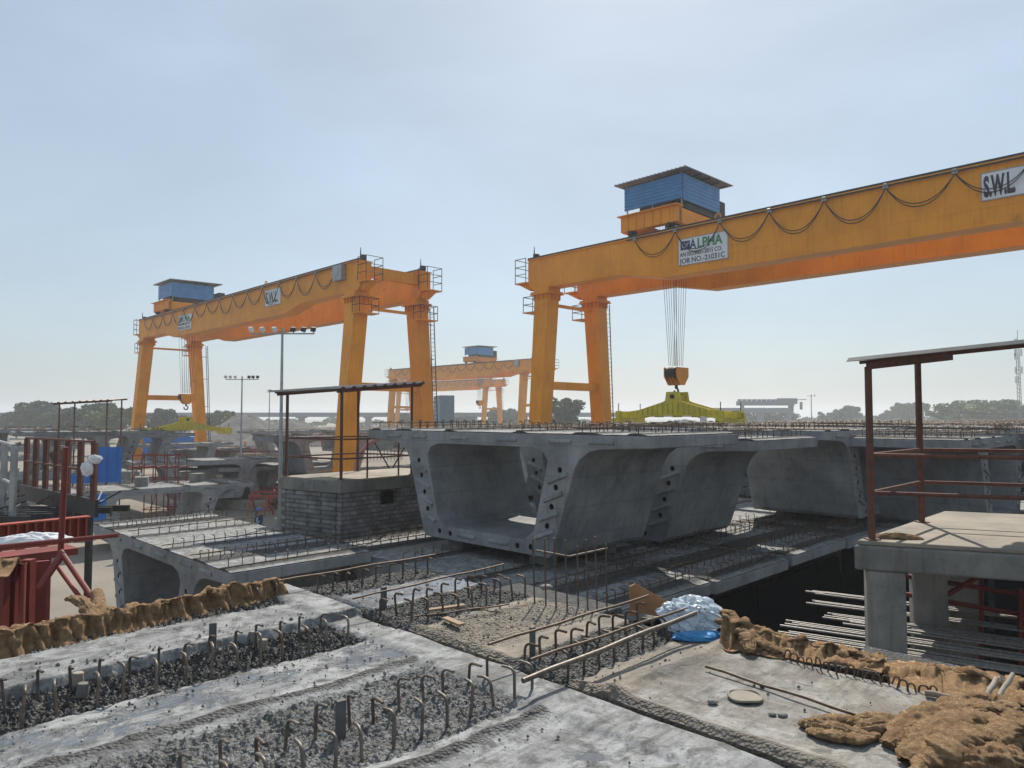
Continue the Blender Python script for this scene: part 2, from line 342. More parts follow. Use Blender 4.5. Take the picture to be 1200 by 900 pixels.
# rebar hooks
def hook_mesh(h=.19, b=.075, r=.0085, n=6, m=None, name='rebar_hook', tight=.03):
    pts = [(0, 0, -.03), (0, 0, h-tight)]
    for a in (30, 60, 90): pts.append((0, tight*(1-math.cos(math.radians(a))), h-tight+tight*math.sin(math.radians(a))))
    pts.append((0, b, h-.002)); mb = MB(); mb.sweep(pts, r, n); return mb.mesh(name, m or REBAR, 50)
ME_HOOKS = [hook_mesh(.22, .10, .010, 5), hook_mesh(.25, .09, .010, 5), hook_mesh(.2, .12, .010, 5)]
mb = MB(); mb.tube((-.1, 0, 0), (LSEG+.1, .02, .01), .011, 5); ME_TIE = mb.mesh('tie_bar', REBAR)
ROWS = [3.95, 3.0, 2.65, 1.1, -1.1, -2.65, -3.0, -3.95]
def strips_mesh(L=LSEG, seed=0, res=.09):
    """the rough and smooth pour of a deck, laid over the flange"""
    nx = int(L/res)+1; ny = int(2*W/res)+1
    X, Y = np.meshgrid(np.linspace(.01, L-.01, nx), np.linspace(-W+.01, W-.01, ny))
    Z = D+.012+deck_relief(Y, X, seed)
    v = np.stack([X, Y, Z], -1).reshape(-1, 3).tolist(); f = []
    for j in range(ny-1):
        for i in range(nx-1): a = j*nx+i; f.append((a, a+1, a+nx+1, a+nx))
    ring = [i for i in range(nx)]+[j*nx+nx-1 for j in range(1, ny)]+[(ny-1)*nx+i for i in range(nx-2, -1, -1)]+[j*nx for j in range(ny-2, 0, -1)]
    n0 = len(v); n = len(ring); v += [[v[k][0], v[k][1], D+.002] for k in ring]; f += [(ring[i], n0+i, n0+(i+1) % n, ring[(i+1) % n]) for i in range(n)]
    me = bpy.data.meshes.new('deck_surface'); me.from_pydata(v, [], f); me.materials.append(FORE)
    q = deck_rough(Y, X, seed); ca = me.color_attributes.new('zone', 'FLOAT_COLOR', 'POINT'); cols = np.zeros((len(v), 4)); cols[:, 3] = 1; cols[:n0, 0] = (.75*(1-q)+.1).reshape(-1); cols[:n0, 1] = .25; cols[:n0, 2] = (.75*fbm(X*.8, Y*.8, 3, seed+30)*(1-q)).reshape(-1); ca.data.foreach_set('color', cols.ravel()); return me
def deck_rough(Y, X, seed):
    r = 0
    for y in (3.95, 2.82, 1.1, -1.1, -2.82, -3.95):
        wd = .34 if abs(y) == 2.82 else .2; r = r+(1-ss(wd-.06, wd+.04, np.abs(Y-y)+.05*fbm(X*3, Y*3, 2, seed)))
    return np.clip(r, 0, 1)
def deck_relief(Y, X, seed):
    r = 0
    for y in (3.95, 2.82, 1.1, -1.1, -2.82, -3.95):
        wd = .34 if abs(y) == 2.82 else .2
        r = r+.03*(1-ss(wd-.06, wd+.02, np.abs(Y-y)+.05*fbm(X*3, Y*3, 2, seed)))
    return r+.002+.012*fbm(X*9, Y*9, 3, seed+3)
ME_DECKS = [strips_mesh(seed=i) for i in (1, 2)]
def dense_bars(L, seed, dens=1.0, h=(.12, .24), r=.011):
    """many starter bars read as one thicket far away"""
    rr = random.Random(seed); mb = MB()
    for y in ROWS+[.3, -.3, 2.0, -2.0]:
        n = int(L/.13*dens)
        for i in range(n):
            if rr.random() < .08: continue
            x = (i+.5)*L/n+rr.uniform(-.03, .03); hh = rr.uniform(*h); s = rr.choice((-1, 1)); yy = y+rr.uniform(-.02, .02)
            mb.sweep([(x, yy, D), (x, yy, D+hh), (x+rr.uniform(-.02, .02), yy+s*.09, D+hh+.005)], r, 3, False)
        if rr.random() < .6: mb.sweep([(0, y+.02, D+rr.uniform(.1, .2)), (L, y+.02, D+rr.uniform(.1, .22))], r, 3, False)
    return mb
ME_DENSE = [dense_bars(LSEG, i).mesh('starter_bars', REBAR) for i in range(3)]
SEGN = 0
SEG_TABLE = []
def segment(label, u, v, ztop, rot=0, hooks='hooks', keys=False, ducts=False, deck=True, group=None, rows=None, hookn=12, bev=True, mesh=None):
    """u, v: the corner of its near end on its centre line; rot 0: length along u; 90: length along v"""
    global SEGN; SEGN += 1
    t = thing('box_girder_segment', label, 'girder segment', U(u, v, ztop-D), YAW+math.radians(rot), group)
    b = link('concrete_body', mesh or (ME_SEGD if ducts else ME_SEG), t)
    if bev: bevel(b, .014)
    if keys: add_keys(t)
    if deck: link('deck_surface', ME_DECKS[SEGN % 2], t)
    rr = random.Random(SEGN)
    if hooks == 'hooks':
        for y in (rows or ROWS):
            s = -1 if y in (3.0, -2.65, 3.95, 1.1) else 1
            for i in range(hookn):
                if rr.random() < .04: continue
                hk = link('rebar_hook', rr.choice(ME_HOOKS), t, ((i+.5)*LSEG/hookn+rr.uniform(-.02, .02), y+rr.uniform(-.015, .015), D), rot=(rr.uniform(-.08, .08), rr.uniform(-.1, .1), (math.pi if s < 0 else 0)+rr.uniform(-.25, .25)))
        for y in (rows or ROWS):
            link('tie_bar', ME_TIE, t, (0, y+rr.uniform(-.03, .03), D+rr.choice((.06, .13, .19))))
    elif hooks == 'dense':
        tag(link('starter_bars', ME_DENSE[SEGN % 3], t), kind='stuff')
    return t
def pedestal(label, u, v, z0, z1, su=.5, sv=.8, group=None, rot=0, m=None):
    mb = MB(); mb.box((0, 0, (z1-z0)/2), (su, sv, z1-z0-.004)); o = obj('support_block', mb, m or CONCD, None, loc=U(u, v, z0), rz=YAW+math.radians(rot)); bevel(o, .02)
    return tag(o, label, 'concrete block', group)
# ================================================================ gantry cranes
def rail_guard(mb, pts, h=1.0, r=.025, mids=1, n=5):
    pts = [Vector(p) for p in pts]
    for a, b in zip(pts[:-1], pts[1:]):
        for k in range(mids+1):
            z = Vector((0, 0, h*(k+1)/(mids+1))); mb.tube(a+z, b+z, r, n)
    for p in pts: mb.tube(p, p+Vector((0, 0, h+.02)), r, n)
RAILZ, GS, SPAN = 16.0, 4.8, 39.0
def make_crane(label, u0, v0, detail=True, y_lo=-2.4, y_hi=40.2, trolley_y=30.0, sign=True, festoon=None):
    """x: near girder 0, far girder GS; y along the span; legs at y=0 and y=SPAN"""
    t = thing('gantry_crane', label, 'gantry crane', U(u0, v0, 0), YAW, 'gantry cranes over the casting yard')
    top = RAILZ-.16
    sh, dp = 13.98, 13.42
    prof = [(y_lo, top), (y_lo, 14.3), (y_lo+.3, sh), (6.0, sh), (8.8, dp), (SPAN-8.8, dp), (SPAN-6.0, sh), (y_hi-.3, sh), (y_hi, 14.3), (y_hi, top)]
    for k, gx in enumerate((0, GS)):
        mb = MB(); mb.prism([(y, z) for y, z in prof], gx-.42, gx+.42)
        mb.box((gx, (y_lo+y_hi)/2, top+.02), (1.06, y_hi-y_lo, .05))
        # bottom flange lip following the belly
        bp = [(y_lo+.8, sh), (6.0, sh), (8.8, dp), (SPAN-8.8, dp), (SPAN-6.0, sh), (y_hi-.8, sh)]
        mb.prism([(y, z-.035) for y, z in bp]+[(y, z-.003) for y, z in reversed(bp)], gx-.53, gx+.53)
        # web splice plates every 10 m
        for y in (9.5, 19.5, 29.5):
            for s in (-1, 1): mb.box((gx+s*.425, y, (top+dp)/2), (.014, .24, top-dp-.12))
        for s in (-1, 1): mb.box((gx+s*.424, (y_lo+y_hi)/2, sh+.16), (.012, y_hi-y_lo-.6, .05)); mb.box((gx+s*.424, (y_lo+y_hi)/2, top-.12), (.012, y_hi-y_lo-.1, .03))
        g = obj('girder', mb, YEL, t)
        mb = MB(); mb.box((gx, (y_lo+y_hi)/2, RAILZ-.05), (.09, y_hi-y_lo-.1, .12)); mb.box((gx-.47, (y_lo+y_hi)/2, top+.1), (.05, y_hi-y_lo, .11))
        obj('crane_rail', mb, DSTEEL, g)
    # end carriages between the girders
    for y in (y_lo+.5, y_hi-.9):
        mb = MB(); mb.box((GS/2, y, 15.3), (GS-.9, .5, .7)); obj('end_beam', mb, YEL, t)
    legs = []
    for y in (0, SPAN):
        for gx, s in ((0, -1), (GS, 1)):
            mb = MB(); dx = s*1.0
            mb.beam((gx+dx, y, 1.25), (gx, y, 13.6), .86, 1.0, up=(1, 0, 0), w2=1.12, h2=1.05)
            mb.box((gx, y, 13.68), (1.4, 1.5, .1)); mb.box((gx, y, 13.87), (1.15, 1.2, .2)); mb.box((gx, y, 13.58), (1.5, 1.6, .06))
            # stiffener ribs at the head
            for q in (-.5, -.17, .17, .5):
                mb.box((gx-.6, y+q, 13.38), (.12, .03, .34)); mb.box((gx+.6, y+q, 13.38), (.12, .03, .34))
                mb.box((gx+q, y-.62, 13.38), (.03, .12, .34)); mb.box((gx+q, y+.62, 13.38), (.03, .12, .34))
            l = obj('leg', mb, YEL, t)
            if detail:
                mb = MB(); # service platform below the head
                oy = y+(.95 if y > 1 else -.95)
                mb.box((gx, oy, 12.5), (1.5, .9, .06))
                obj('platform_floor', mb, YEL, l)
                mb = MB(); sy = oy+(.42 if y > 1 else -.42)
                rail_guard(mb, [(gx-.72, oy-(.4 if y > 1 else -.4), 12.53), (gx-.72, sy, 12.53), (gx+.72, sy, 12.53), (gx+.72, oy-(.4 if y > 1 else -.4), 12.53)], .95)
                obj('guard_rail', mb, DSTEEL, l)
        # tie beams and sill
        mb = MB(); mb.beam((.0-.45, y, 7.9), (GS+.45, y, 7.9), .35, .5); obj('tie_beam', mb, YEL, t)
        mb = MB(); mb.beam((.5, y, 13.0), (GS-.5, y, 13.0), .2, .18); obj('tie_beam', mb, YEL, t)
        mb = MB(); mb.beam((-2.6, y, 1.0), (GS+2.6, y, 1.0), .6, .7)
        obj('sill_beam', mb, YEL, t)
        for x in (-2.1, -1.1, GS+1.1, GS+2.1):
            mb = MB(); mb.tube((x, y-.09, .35), (x, y+.09, .35), .33, 18); mb.tube((x, y-.22, .35), (x, y+.22, .35), .09, 10)
            mb.box((x, y+.26, .5), (.5, .06, .5)); mb.box((x, y-.26, .5), (.5, .06, .5)); obj('wheel', mb, DSTEEL, t, 40)
        # ladder on the outside of the far leg
        mb = MB(); xl = GS+1.55
        for q in (-.22, .22): mb.beam((xl+.35, y+q, .8), (xl-.25, y+q, 13.6), .05, .05)
        for k in range(42): z = .95+k*.3; xx = xl+.35-.6*(z-.8)/12.8; mb.tube((xx, y-.22, z), (xx, y+.22, z), .014, 4)
        for z in (4, 7, 10, 12.4): xx = xl+.35-.6*(z-.8)/12.8; mb.beam((xx, y, z), (GS+.6, y, z), .05, .05)
        obj('ladder', mb, DSTEEL, t)
    # end platforms with rails at both girder ends
    for ye, s in ((y_lo, -1), (y_hi, 1)):
        for gx in (0, GS):
            mb = MB(); mb.box((gx, ye+s*.5, 14.45), (1.3, 1.0, .07)); mb.prism([(ye, 14.4), (ye+s*.9, 14.4), (ye, 13.95)], gx-.3, gx+.3)
            pf = obj('end_platform', mb, YEL, t)
            mb = MB(); rail_guard(mb, [(gx-.62, ye+s*.05, 14.5), (gx-.62, ye+s*.98, 14.5), (gx+.62, ye+s*.98, 14.5), (gx+.62, ye+s*.05, 14.5)], 1.5, mids=2)
            obj('guard_rail', mb, DSTEEL, pf)
            mb = MB(); mb.box((gx, ye+s*-.3, RAILZ+.14), (.3, .3, .3)); mb.tube((gx-.2, ye-s*.3, RAILZ+.2), (gx-.2, ye-s*.3, RAILZ+.75), .05, 5, .02); obj('buffer_stop', mb, DSTEEL, t)
    if detail:
        # lifting lugs on the top flange
        for y in (12, 27):
            mb = MB(); mb.sweep([(-.35, y-.15, RAILZ-.05)]+[(-.35, y-.15*math.cos(a), RAILZ+.1+.15*math.sin(a)) for a in (0, .8, 1.57, 2.3, 3.14)]+[(-.35, y+.15, RAILZ-.05)], .04, 6); obj('lifting_lug', mb, YEL, t)
        # electric festoon: trolleys and swags
        ya, yb = festoon; n = int(abs(yb-ya)/2.5)
        mb = MB(); mb.box((-.58, (ya+yb)/2, RAILZ-.22), (.07, abs(yb-ya)+1.2, .06)); obj('cable_track', mb, DSTEEL, t)
        rr = random.Random(3)
        for k in range(n):
            y0 = ya+(yb-ya)*k/n; y1 = ya+(yb-ya)*(k+1)/n; sag = 1.15+rr.uniform(-.12, .25)
            mb = MB()
            for dz, sg in ((0, sag), (.0, sag-.14)):
                mb.sweep([(-.60-.03*(dz == 0), y0+(y1-y0)*i/14, RAILZ-.32-sg*(1-(abs(2*i/14-1))**2.2)) for i in range(15)], .022, 5)
            obj('festoon_cable', mb, CABLE, t, 60)
            mb = MB(); mb.box((-.6, y0, RAILZ-.27), (.12, .22, .13)); mb.tube((-.66, y0-.07, RAILZ-.2), (-.66, y0+.07, RAILZ-.2), .06, 8); obj('cable_trolley', mb, GALV, t)
        if v0 > 0: mb = MB(); mb.box((-.62, 1.2, 15.3), (.35, 1.1, 1.0)); obj('switch_box', mb, GALV, t)
    return t
def board(t, y_left, zc, wd, hg, lines, logo=False, gx=-.42):
    """flat sign board on the near girder face; the camera reads it along -y"""
    mb = MB(); mb.box((gx-.03, y_left-wd/2, zc), (.035, wd, hg)); b = obj('sign_board', mb, WHITE, t)
    mb = MB()
    for z in (zc-hg/2+.02, zc+hg/2-.02): mb.box((gx-.052, y_left-wd/2, z), (.012, wd, .04))
    for y in (y_left-.02, y_left-wd+.02): mb.box((gx-.052, y, zc), (.012, .04, hg-.09))
    obj('board_frame', mb, GALV, b)
    for txt, dy, dz, size, m, sx, bold in lines:
        me = text_mesh(txt, size, 'lettering', m, .004, bold, sx)
        o = link('lettering', me, b, (gx-.056, y_left-dy, zc+dz)); o.rotation_euler = (math.pi/2, 0, -math.pi/2)
    if logo:
        mb = MB(); mb.box((gx-.054, y_left-.42, zc+.33), (.012, .56, .46)); obj('logo_plate', mb, NAVY, b)
        mb = MB(); x = gx-.066; c = (y_left-.42, zc+.33)
        mb.sweep([(x, c[0]-.2, c[1]+.12), (x, c[0]-.05, c[1]-.05), (x, c[0]+.06, c[1]-.12), (x, c[0]+.15, c[1]-.06), (x, c[0]+.17, c[1]), (x, c[0]+.15, c[1]+.07), (x, c[0]+.06, c[1]+.12), (x, c[0]-.05, c[1]+.04), (x, c[0]-.2, c[1]-.14)], .022, 5)
        obj('logo_sign', mb, WHITE, b)
    return b
ALPHA_LINES = [('A', .70, .10, .70, NAVY, .75, .015), ('LPHA', 1.12, .10, .70, GREENL, .84, .018), ('AN ISO:9001-2015 CO.', .1, -.24, .31, BLACKL, .80, .003), ('JOB NO.-21031C', .1, -.60, .37, BLACKL, .96, .004)]
def make_trolley(label, hlabel, u0, y_hi_v, rope_bottom=8.75, detail=True, cab=BLUE):
    """local frame: x 0..GS between rails, y from 0 back to -3.7 (towards the viewer side)"""
    t = thing('crane_trolley', label, 'crane trolley', U(u0, y_hi_v, RAILZ), YAW, 'crane trolleys')
    mb = MB()
    for y in (-.15, -3.55): mb.box((GS/2, y, .75), (GS+.2, .3, .8))
    for x in (-.05, GS+.05): mb.box((x, -1.85, .8), (.42, 3.7, .85)); mb.box((x-.1 if x < 1 else x+.1, -1.85, 1.25), (.7, 3.9, .05))
    for i in range(6): mb.box((-.28, -.5-i*.54, .8), (.05, .05, .8))
    obj('frame', mb, YEL, t)
    for x in (0, GS):
        for y in (-.6, -3.1):
            mb = MB(); mb.tube((x-.09, y, .28), (x+.09, y, .28), .26, 16); mb.tube((x-.3, y, .28), (x-.09, y, .28), .12, 10); obj('wheel', mb, DSTEEL, t, 40)
    mb = MB(); mb.tube((1.0, -1.3, 1.75), (3.9, -1.3, 1.75), .42, 16); mb.tube((1.0, -2.5, 1.75), (3.9, -2.5, 1.75), .42, 16)
    for k in range(12): mb.tube((1.1+k*.23, -1.3, 1.75), (1.2+k*.23, -1.3, 1.75), .45, 12)
    mb.box((.6, -1.9, 1.7), (.6, 2.0, .8)); mb.box((4.3, -1.9, 1.7), (.6, 1.6, .8)); mb.box((2.4, -3.4, 1.55), (3.4, .5, .6)); obj('hoist_drum', mb, DSTEEL, t, 40)
    # posts and sheeting
    mb = MB()
    for x in (.25, 4.15):
        for y in (-.1, -1.8, -3.65): mb.beam((x, y, 1.2), (x, y, 3.15), .06, .06)
    obj('shed_frame', mb, GALV, t)
    def sheet(p0, p1, z0, z1, n=7):
        mb = MB(); p0 = Vector(p0); p1 = Vector(p1); d = (p1-p0).normalized(); nn = Vector((d.y, -d.x, 0))
        # horizontal ribs: trapezoid steps in z
        k = n*4; pr = []
        for i in range(k+1):
            zz = z0+(z1-z0)*i/k; off = .0 if (i % 4) in (0,) else .035
            pr.append((zz, off))
        vs_ = []; 
        for zz, off in pr: vs_ += [p0+nn*off+Vector((0, 0, zz)), p1+nn*off+Vector((0, 0, zz)), p0-nn*.02+nn*off+Vector((0, 0, zz)), p1-nn*.02+nn*off+Vector((0, 0, zz))]
        fs = []
        for i in range(k): a = i*4; fs += [(a, a+1, a+5, a+4), (a+2, a+6, a+7, a+3)]
        fs += [(0, 2, 3, 1), (k*4, k*4+1, k*4+3, k*4+2)]
        mb.add(vs_, fs); return mb
    obj('side_sheet', sheet((.2, .05, 0), (.2, -3.75, 0), 1.7, 3.05), cab, t)
    obj('side_sheet', sheet((.2, -3.75, 0), (4.1, -3.75, 0), 1.6, 3.05), cab, t)
    obj('side_sheet', sheet((4.2, -3.7, 0), (4.2, 0, 0), 1.7, 3.0), cab, t)
    mb = MB(); mb.box((2.35, -1.85, 3.26), (5.1, 4.7, .05), R=Matrix.Rotation(math.radians(-1.2), 3, 'Y'))
    for i in range(18): mb.box((2.35, -4.1+i*.265, 3.30), (5.1, .05, .05), R=Matrix.Rotation(math.radians(-1.2), 3, 'Y'))
    obj('shed_roof', mb, ROOF, t)
    mb = MB()
    for x in (.5, 1.5, 2.5, 3.5, 4.4): mb.beam((x, -4.1, 3.2), (x, .4, 3.2), .05, .06)
    obj('roof_purlin', mb, DSTEEL, t)
    # control cabinets behind the shed
    mb = MB(); mb.box((5.2, -2.6, 1.75), (.6, 1.5, 1.7)); mb.box((5.2, -2.6, .9), (1.0, 2.0, .06)); obj('control_cabinet', mb, DSTEEL, t)
    mb = MB(); rail_guard(mb, [(GS+.45, 0, 1.28), (GS+.45, -1.4, 1.28)], 1, .02); obj('guard_rail', mb, DSTEEL, t)
    # ropes and hook block
    zr = rope_bottom-RAILZ
    mb = MB()
    for i in range(6):
        for y in (-1.35, -2.35): mb.tube((1.55+i*.32, y, 1.7), (1.95+i*.17, y+(-.32 if y > -2 else .32), zr+.1), .014, 4)
    obj('hoist_rope', mb, CABLE, t)
    h = [(-.62, .0), (-.62, -.52), (-.2, -1.0), (.2, -1.0), (.62, -.52), (.62, 0)]
    mb = MB()
    for y in (-1.45, -1.75, -1.95, -2.25): mb.prism([(2.4+a, zr+b) for a, b in h], y-.03, y+.03, 'y')
    mb.box((2.4, -1.85, zr-.25), (1.1, .74, .14)); hb = obj('hook_block', mb, YEL, t)
    mb = MB()
    for i in range(5): mb.tube((1.95+i*.2, -1.85-.3, zr-.3), (1.95+i*.2, -1.85+.3, zr-.3), .3, 14)
    obj('sheave', mb, DSTEEL, hb, 40)
    mb = MB(); mb.tube((2.4, -1.85, zr-.9), (2.4, -1.85, zr-1.2), .09, 10)
    mb.sweep([(2.4+.2*math.sin(a)*1, -1.85, zr-1.36+.2*math.cos(a)) for a in [i*.5 for i in range(11)]], .06, 7)
    obj('hook', mb, DSTEEL, hb, 40)
    return t
def make_spreader(label, u, v, zb, rz=0, k=1):
    """long axis = local y"""
    t = thing('lifting_beam', label, 'lifting beam', U(u, v, zb), YAW+rz, 'yellow lifting beams under the hooks'); t.scale = (1, k, 1)
    for x in (-.45, .45):
        mb = MB()
        pr = [(-3.85, .1), (-3.85, .42), (-2.3, .6), (-.75, 1.02), (-.5, 1.12), (-.42, 1.62), (.42, 1.62), (.5, 1.12), (.75, 1.02), (2.3, .6), (3.85, .42), (3.85, .1), (2.6, .12), (1.5, .3), (-1.5, .3), (-2.6, .12)]
        mb.prism(pr, x-.03, x+.03)
        for y in [i*.34 for i in range(-9, 10)]:
            zt = 1.02-(abs(y)-.75)*.27 if abs(y) > .75 else 1.02
            zt = min(zt, 1.0); mb.box((x-.07 if x < 0 else x+.07, y, (zt+.32)/2), (.08, .03, zt-.34))
        mb.box((x, 0, .29), (.24, 3.0, .04))
        obj('side_plate', mb, SPREAD, t)
    mb = MB()
    for y in (-3.6, -2.4, -1.2, 0, 1.2, 2.4, 3.6): mb.box((0, y, .35), (.8, .12, .35))
    mb.box((0, 0, 1.3), (.8, .5, .25)); obj('cross_tie', mb, SPREAD, t)
    for y in (-3.3, 3.3):
        mb = MB(); mb.box((0, y, .0), (2.6, .42, .3)); mb.box((-1.1, y, .3), (.2, .3, .5)); mb.box((1.1, y, .3), (.2, .3, .5)); eb = obj('end_arm', mb, SPREAD, t)
        mb = MB()
        for x in (-1.1, 1.1): mb.tube((x, y, -.3), (x, y, 1.0), .025, 6)
        obj('hanger_rod', mb, DSTEEL, eb)
    mb = MB(); mb.tube((-.6, 0, 1.35), (.6, 0, 1.35), .12, 12); obj('lifting_pin', mb, DSTEEL, t, 40)
    return t
c1 = make_crane('large orange gantry crane whose girder runs out of the right edge', 33.1, -9.0, festoon=(31.9, 1.0))
board(c1, 20.25+9, 14.57, 2.85, 1.42, ALPHA_LINES, True)
board(c1, 6.62+9, 14.95, 3.0, 1.12, [('S.W.L.', .10, -.38, 1.08, BLACKL, .36, .05)])
c2 = make_crane('orange gantry crane on the left, seen whole with all four legs', 25.4, 39.5, y_lo=-.95, festoon=(38.0, 1.6))
board(c2, 68.8-39.5, 14.55, 3.2, 1.42, [(a, b*1.1, c, d, e, f*1.1, g) for a, b, c, d, e, f, g in ALPHA_LINES], True)
board(c2, 51.4-39.5, 14.85, 2.5, 1.25, [('S.W.L.', .15, -.38, 1.2, BLACKL, .6, .02)])
c3 = make_crane('small distant orange gantry crane seen between the two big ones', 90.5, 87.5, festoon=(38, 2))
c4 = make_crane('farthest orange gantry crane, partly hidden behind the distant one', 131, 141, festoon=(38, 2))
make_trolley('blue sheeted hoist trolley on the near right crane', '', 33.1, 24.1)
make_trolley('blue sheeted hoist trolley at the far end of the left crane', '', 25.4, 76.0, 8.2)
make_trolley('small blue hoist trolley on the distant middle crane', '', 90.5, 103.5, 9.0)
make_trolley('low dark blue hoist trolley on the farthest crane', '', 131, 181.0, 9.0)
make_spreader('yellow lifting beam hanging from the near right crane above rebar topped decks', 35.5, 22.2, 5.75)
make_spreader('yellow lifting beam under the left crane, resting over a small grey segment', 27.8, 74.1, 4.3, math.radians(-90), 1.18)
def jute_mat():
    m = bpy.data.materials.new('jute_sacking'); m.use_nodes = True; t = m.node_tree; N = t.nodes; L = t.links; b = N['Principled BSDF']; b.inputs['Roughness'].default_value = .95; b.inputs['Specular IOR Level'].default_value = .15
    b.inputs['Sheen Weight'].default_value = .05
    tc = N.new('ShaderNodeTexCoord')
    n1 = N.new('ShaderNodeTexNoise'); n1.inputs['Scale'].default_value = 16; n1.inputs['Detail'].default_value = 8; n1.inputs['Roughness'].default_value = .7; L.new(tc.outputs['Object'], n1.inputs['Vector'])
    cr = N.new('ShaderNodeValToRGB'); cr.color_ramp.elements[0].position = .3; cr.color_ramp.elements[0].color = (.31, .165, .078, 1); cr.color_ramp.elements[1].position = .7; cr.color_ramp.elements[1].color = (.80, .53, .29, 1)
    L.new(n1.outputs[0], cr.inputs[0])
    w1 = N.new('ShaderNodeTexWave'); w1.inputs['Scale'].default_value = 130; w1.inputs['Distortion'].default_value = 2.5; w1.bands_direction = 'X'; L.new(tc.outputs['Object'], w1.inputs['Vector'])
    w2 = N.new('ShaderNodeTexWave'); w2.inputs['Scale'].default_value = 130; w2.inputs['Distortion'].default_value = 2.5; w2.bands_direction = 'Z'; L.new(tc.outputs['Object'], w2.inputs['Vector'])
    mx = N.new('ShaderNodeMath'); mx.operation = 'MULTIPLY'; L.new(w1.outputs[1], mx.inputs[0]); L.new(w2.outputs[1], mx.inputs[1])
    n2 = N.new('ShaderNodeTexNoise'); n2.inputs['Scale'].default_value = 60; n2.inputs['Detail'].default_value = 4; L.new(tc.outputs['Object'], n2.inputs['Vector'])
    ad = N.new('ShaderNodeMath'); ad.operation = 'ADD'; L.new(mx.outputs[0], ad.inputs[0]); L.new(n2.outputs[0], ad.inputs[1])
    mm = N.new('ShaderNodeMix'); mm.data_type = 'RGBA'; mm.blend_type = 'MULTIPLY'; mm.inputs[0].default_value = .5; L.new(cr.outputs[0], mm.inputs[6]); L.new(ad.outputs[0], mm.inputs[7]); L.new(mm.outputs[2], b.inputs['Base Color'])
    bp = N.new('ShaderNodeBump'); bp.inputs['Distance'].default_value = .012; L.new(ad.outputs[0], bp.inputs['Height']); L.new(bp.outputs[0], b.inputs['Normal'])
    return m
JUTE = jute_mat()
def brick_mat():
    m = bpy.data.materials.new('grey_block_masonry'); m.use_nodes = True; t = m.node_tree; N = t.nodes; L = t.links; b = N['Principled BSDF']; b.inputs['Roughness'].default_value = .9
    tc = N.new('ShaderNodeTexCoord'); ge = N.new('ShaderNodeNewGeometry'); sx = N.new('ShaderNodeSeparateXYZ'); L.new(tc.outputs['Object'], sx.inputs[0])
    ad = N.new('ShaderNodeMath'); ad.operation = 'ADD'; L.new(sx.outputs[0], ad.inputs[0]); L.new(sx.outputs[1], ad.inputs[1])
    cb = N.new('ShaderNodeCombineXYZ'); L.new(ad.outputs[0], cb.inputs[0]); L.new(sx.outputs[2], cb.inputs[1])
    br = N.new('ShaderNodeTexBrick'); br.inputs['Scale'].default_value = 1; br.inputs['Brick Width'].default_value = .30; br.inputs['Row Height'].default_value = .115; br.inputs['Mortar Size'].default_value = .014; br.inputs['Mortar Smooth'].default_value = .5; br.inputs['Bias'].default_value = 0
    br.inputs['Color1'].default_value = (.26, .25, .245, 1); br.inputs['Color2'].default_value = (.15, .145, .145, 1); br.inputs['Mortar'].default_value = (.10, .10, .10, 1); L.new(cb.outputs[0], br.inputs['Vector'])
    nz = N.new('ShaderNodeTexNoise'); nz.inputs['Scale'].default_value = 2.5; nz.inputs['Detail'].default_value = 8; L.new(tc.outputs['Object'], nz.inputs['Vector'])
    mr = N.new('ShaderNodeMapRange'); mr.inputs['From Min'].default_value = .3; mr.inputs['From Max'].default_value = .7; mr.inputs['To Min'].default_value = .5; mr.inputs['To Max'].default_value = 1.35; L.new(nz.outputs[0], mr.inputs[0])
    mm = N.new('ShaderNodeMix'); mm.data_type = 'RGBA'; mm.blend_type = 'MULTIPLY'; mm.inputs[0].default_value = 1; L.new(br.outputs[0], mm.inputs[6]); L.new(mr.outputs[0], mm.inputs[7]); L.new(mm.outputs[2], b.inputs['Base Color'])
    bp = N.new('ShaderNodeBump'); bp.inputs['Distance'].default_value = .02; bp.invert = True; L.new(br.outputs[1], bp.inputs['Height']); L.new(bp.outputs[0], b.inputs['Normal'])
    return m
BRICK = brick_mat()
def plastic_mat(name, col, tr=.35):
    m = bpy.data.materials.new(name); m.use_nodes = True; b = m.node_tree.nodes['Principled BSDF']; b.inputs['Base Color'].default_value = (*col, 1); b.inputs['Roughness'].default_value = .22
    b.inputs['Transmission Weight'].default_value = tr; b.inputs['IOR'].default_value = 1.15; return m
PLAST = plastic_mat('clear_plastic', (.70, .78, .86), .45); PLASTB = plastic_mat('blue_plastic', (.10, .34, .66), .25); PLASTW = plastic_mat('white_plastic', (.75, .76, .78), .1)
# ================================================================ segments standing in the yard
cu = bpy.context
# A: the big one in the middle
segment('big grey box girder segment in the middle with its open keyed end towards the camera', 10.4, 11.3, 5.645, keys=True, ducts=True)
segment('grey box girder segment close behind the big middle one, its curved flank to the right', 14.32, 11.3, 5.47, keys=True, ducts=True)
for (u, v) in ((10.9, 12.6), (10.9, 10.0), (12.9, 12.6), (12.9, 10.0)):
    pedestal('short concrete block under the big middle segment', u, v, 2.95, 3.245, .3, .5, 'blocks under the big middle segment')
for (u, v) in ((14.4, 12.6), (14.4, 10.0), (16.5, 12.6), (16.5, 10.0)):
    pedestal('low pad under the segment behind the big middle one', u, v, 2.95, 3.07, .3, .5, 'pads under the second middle segment')
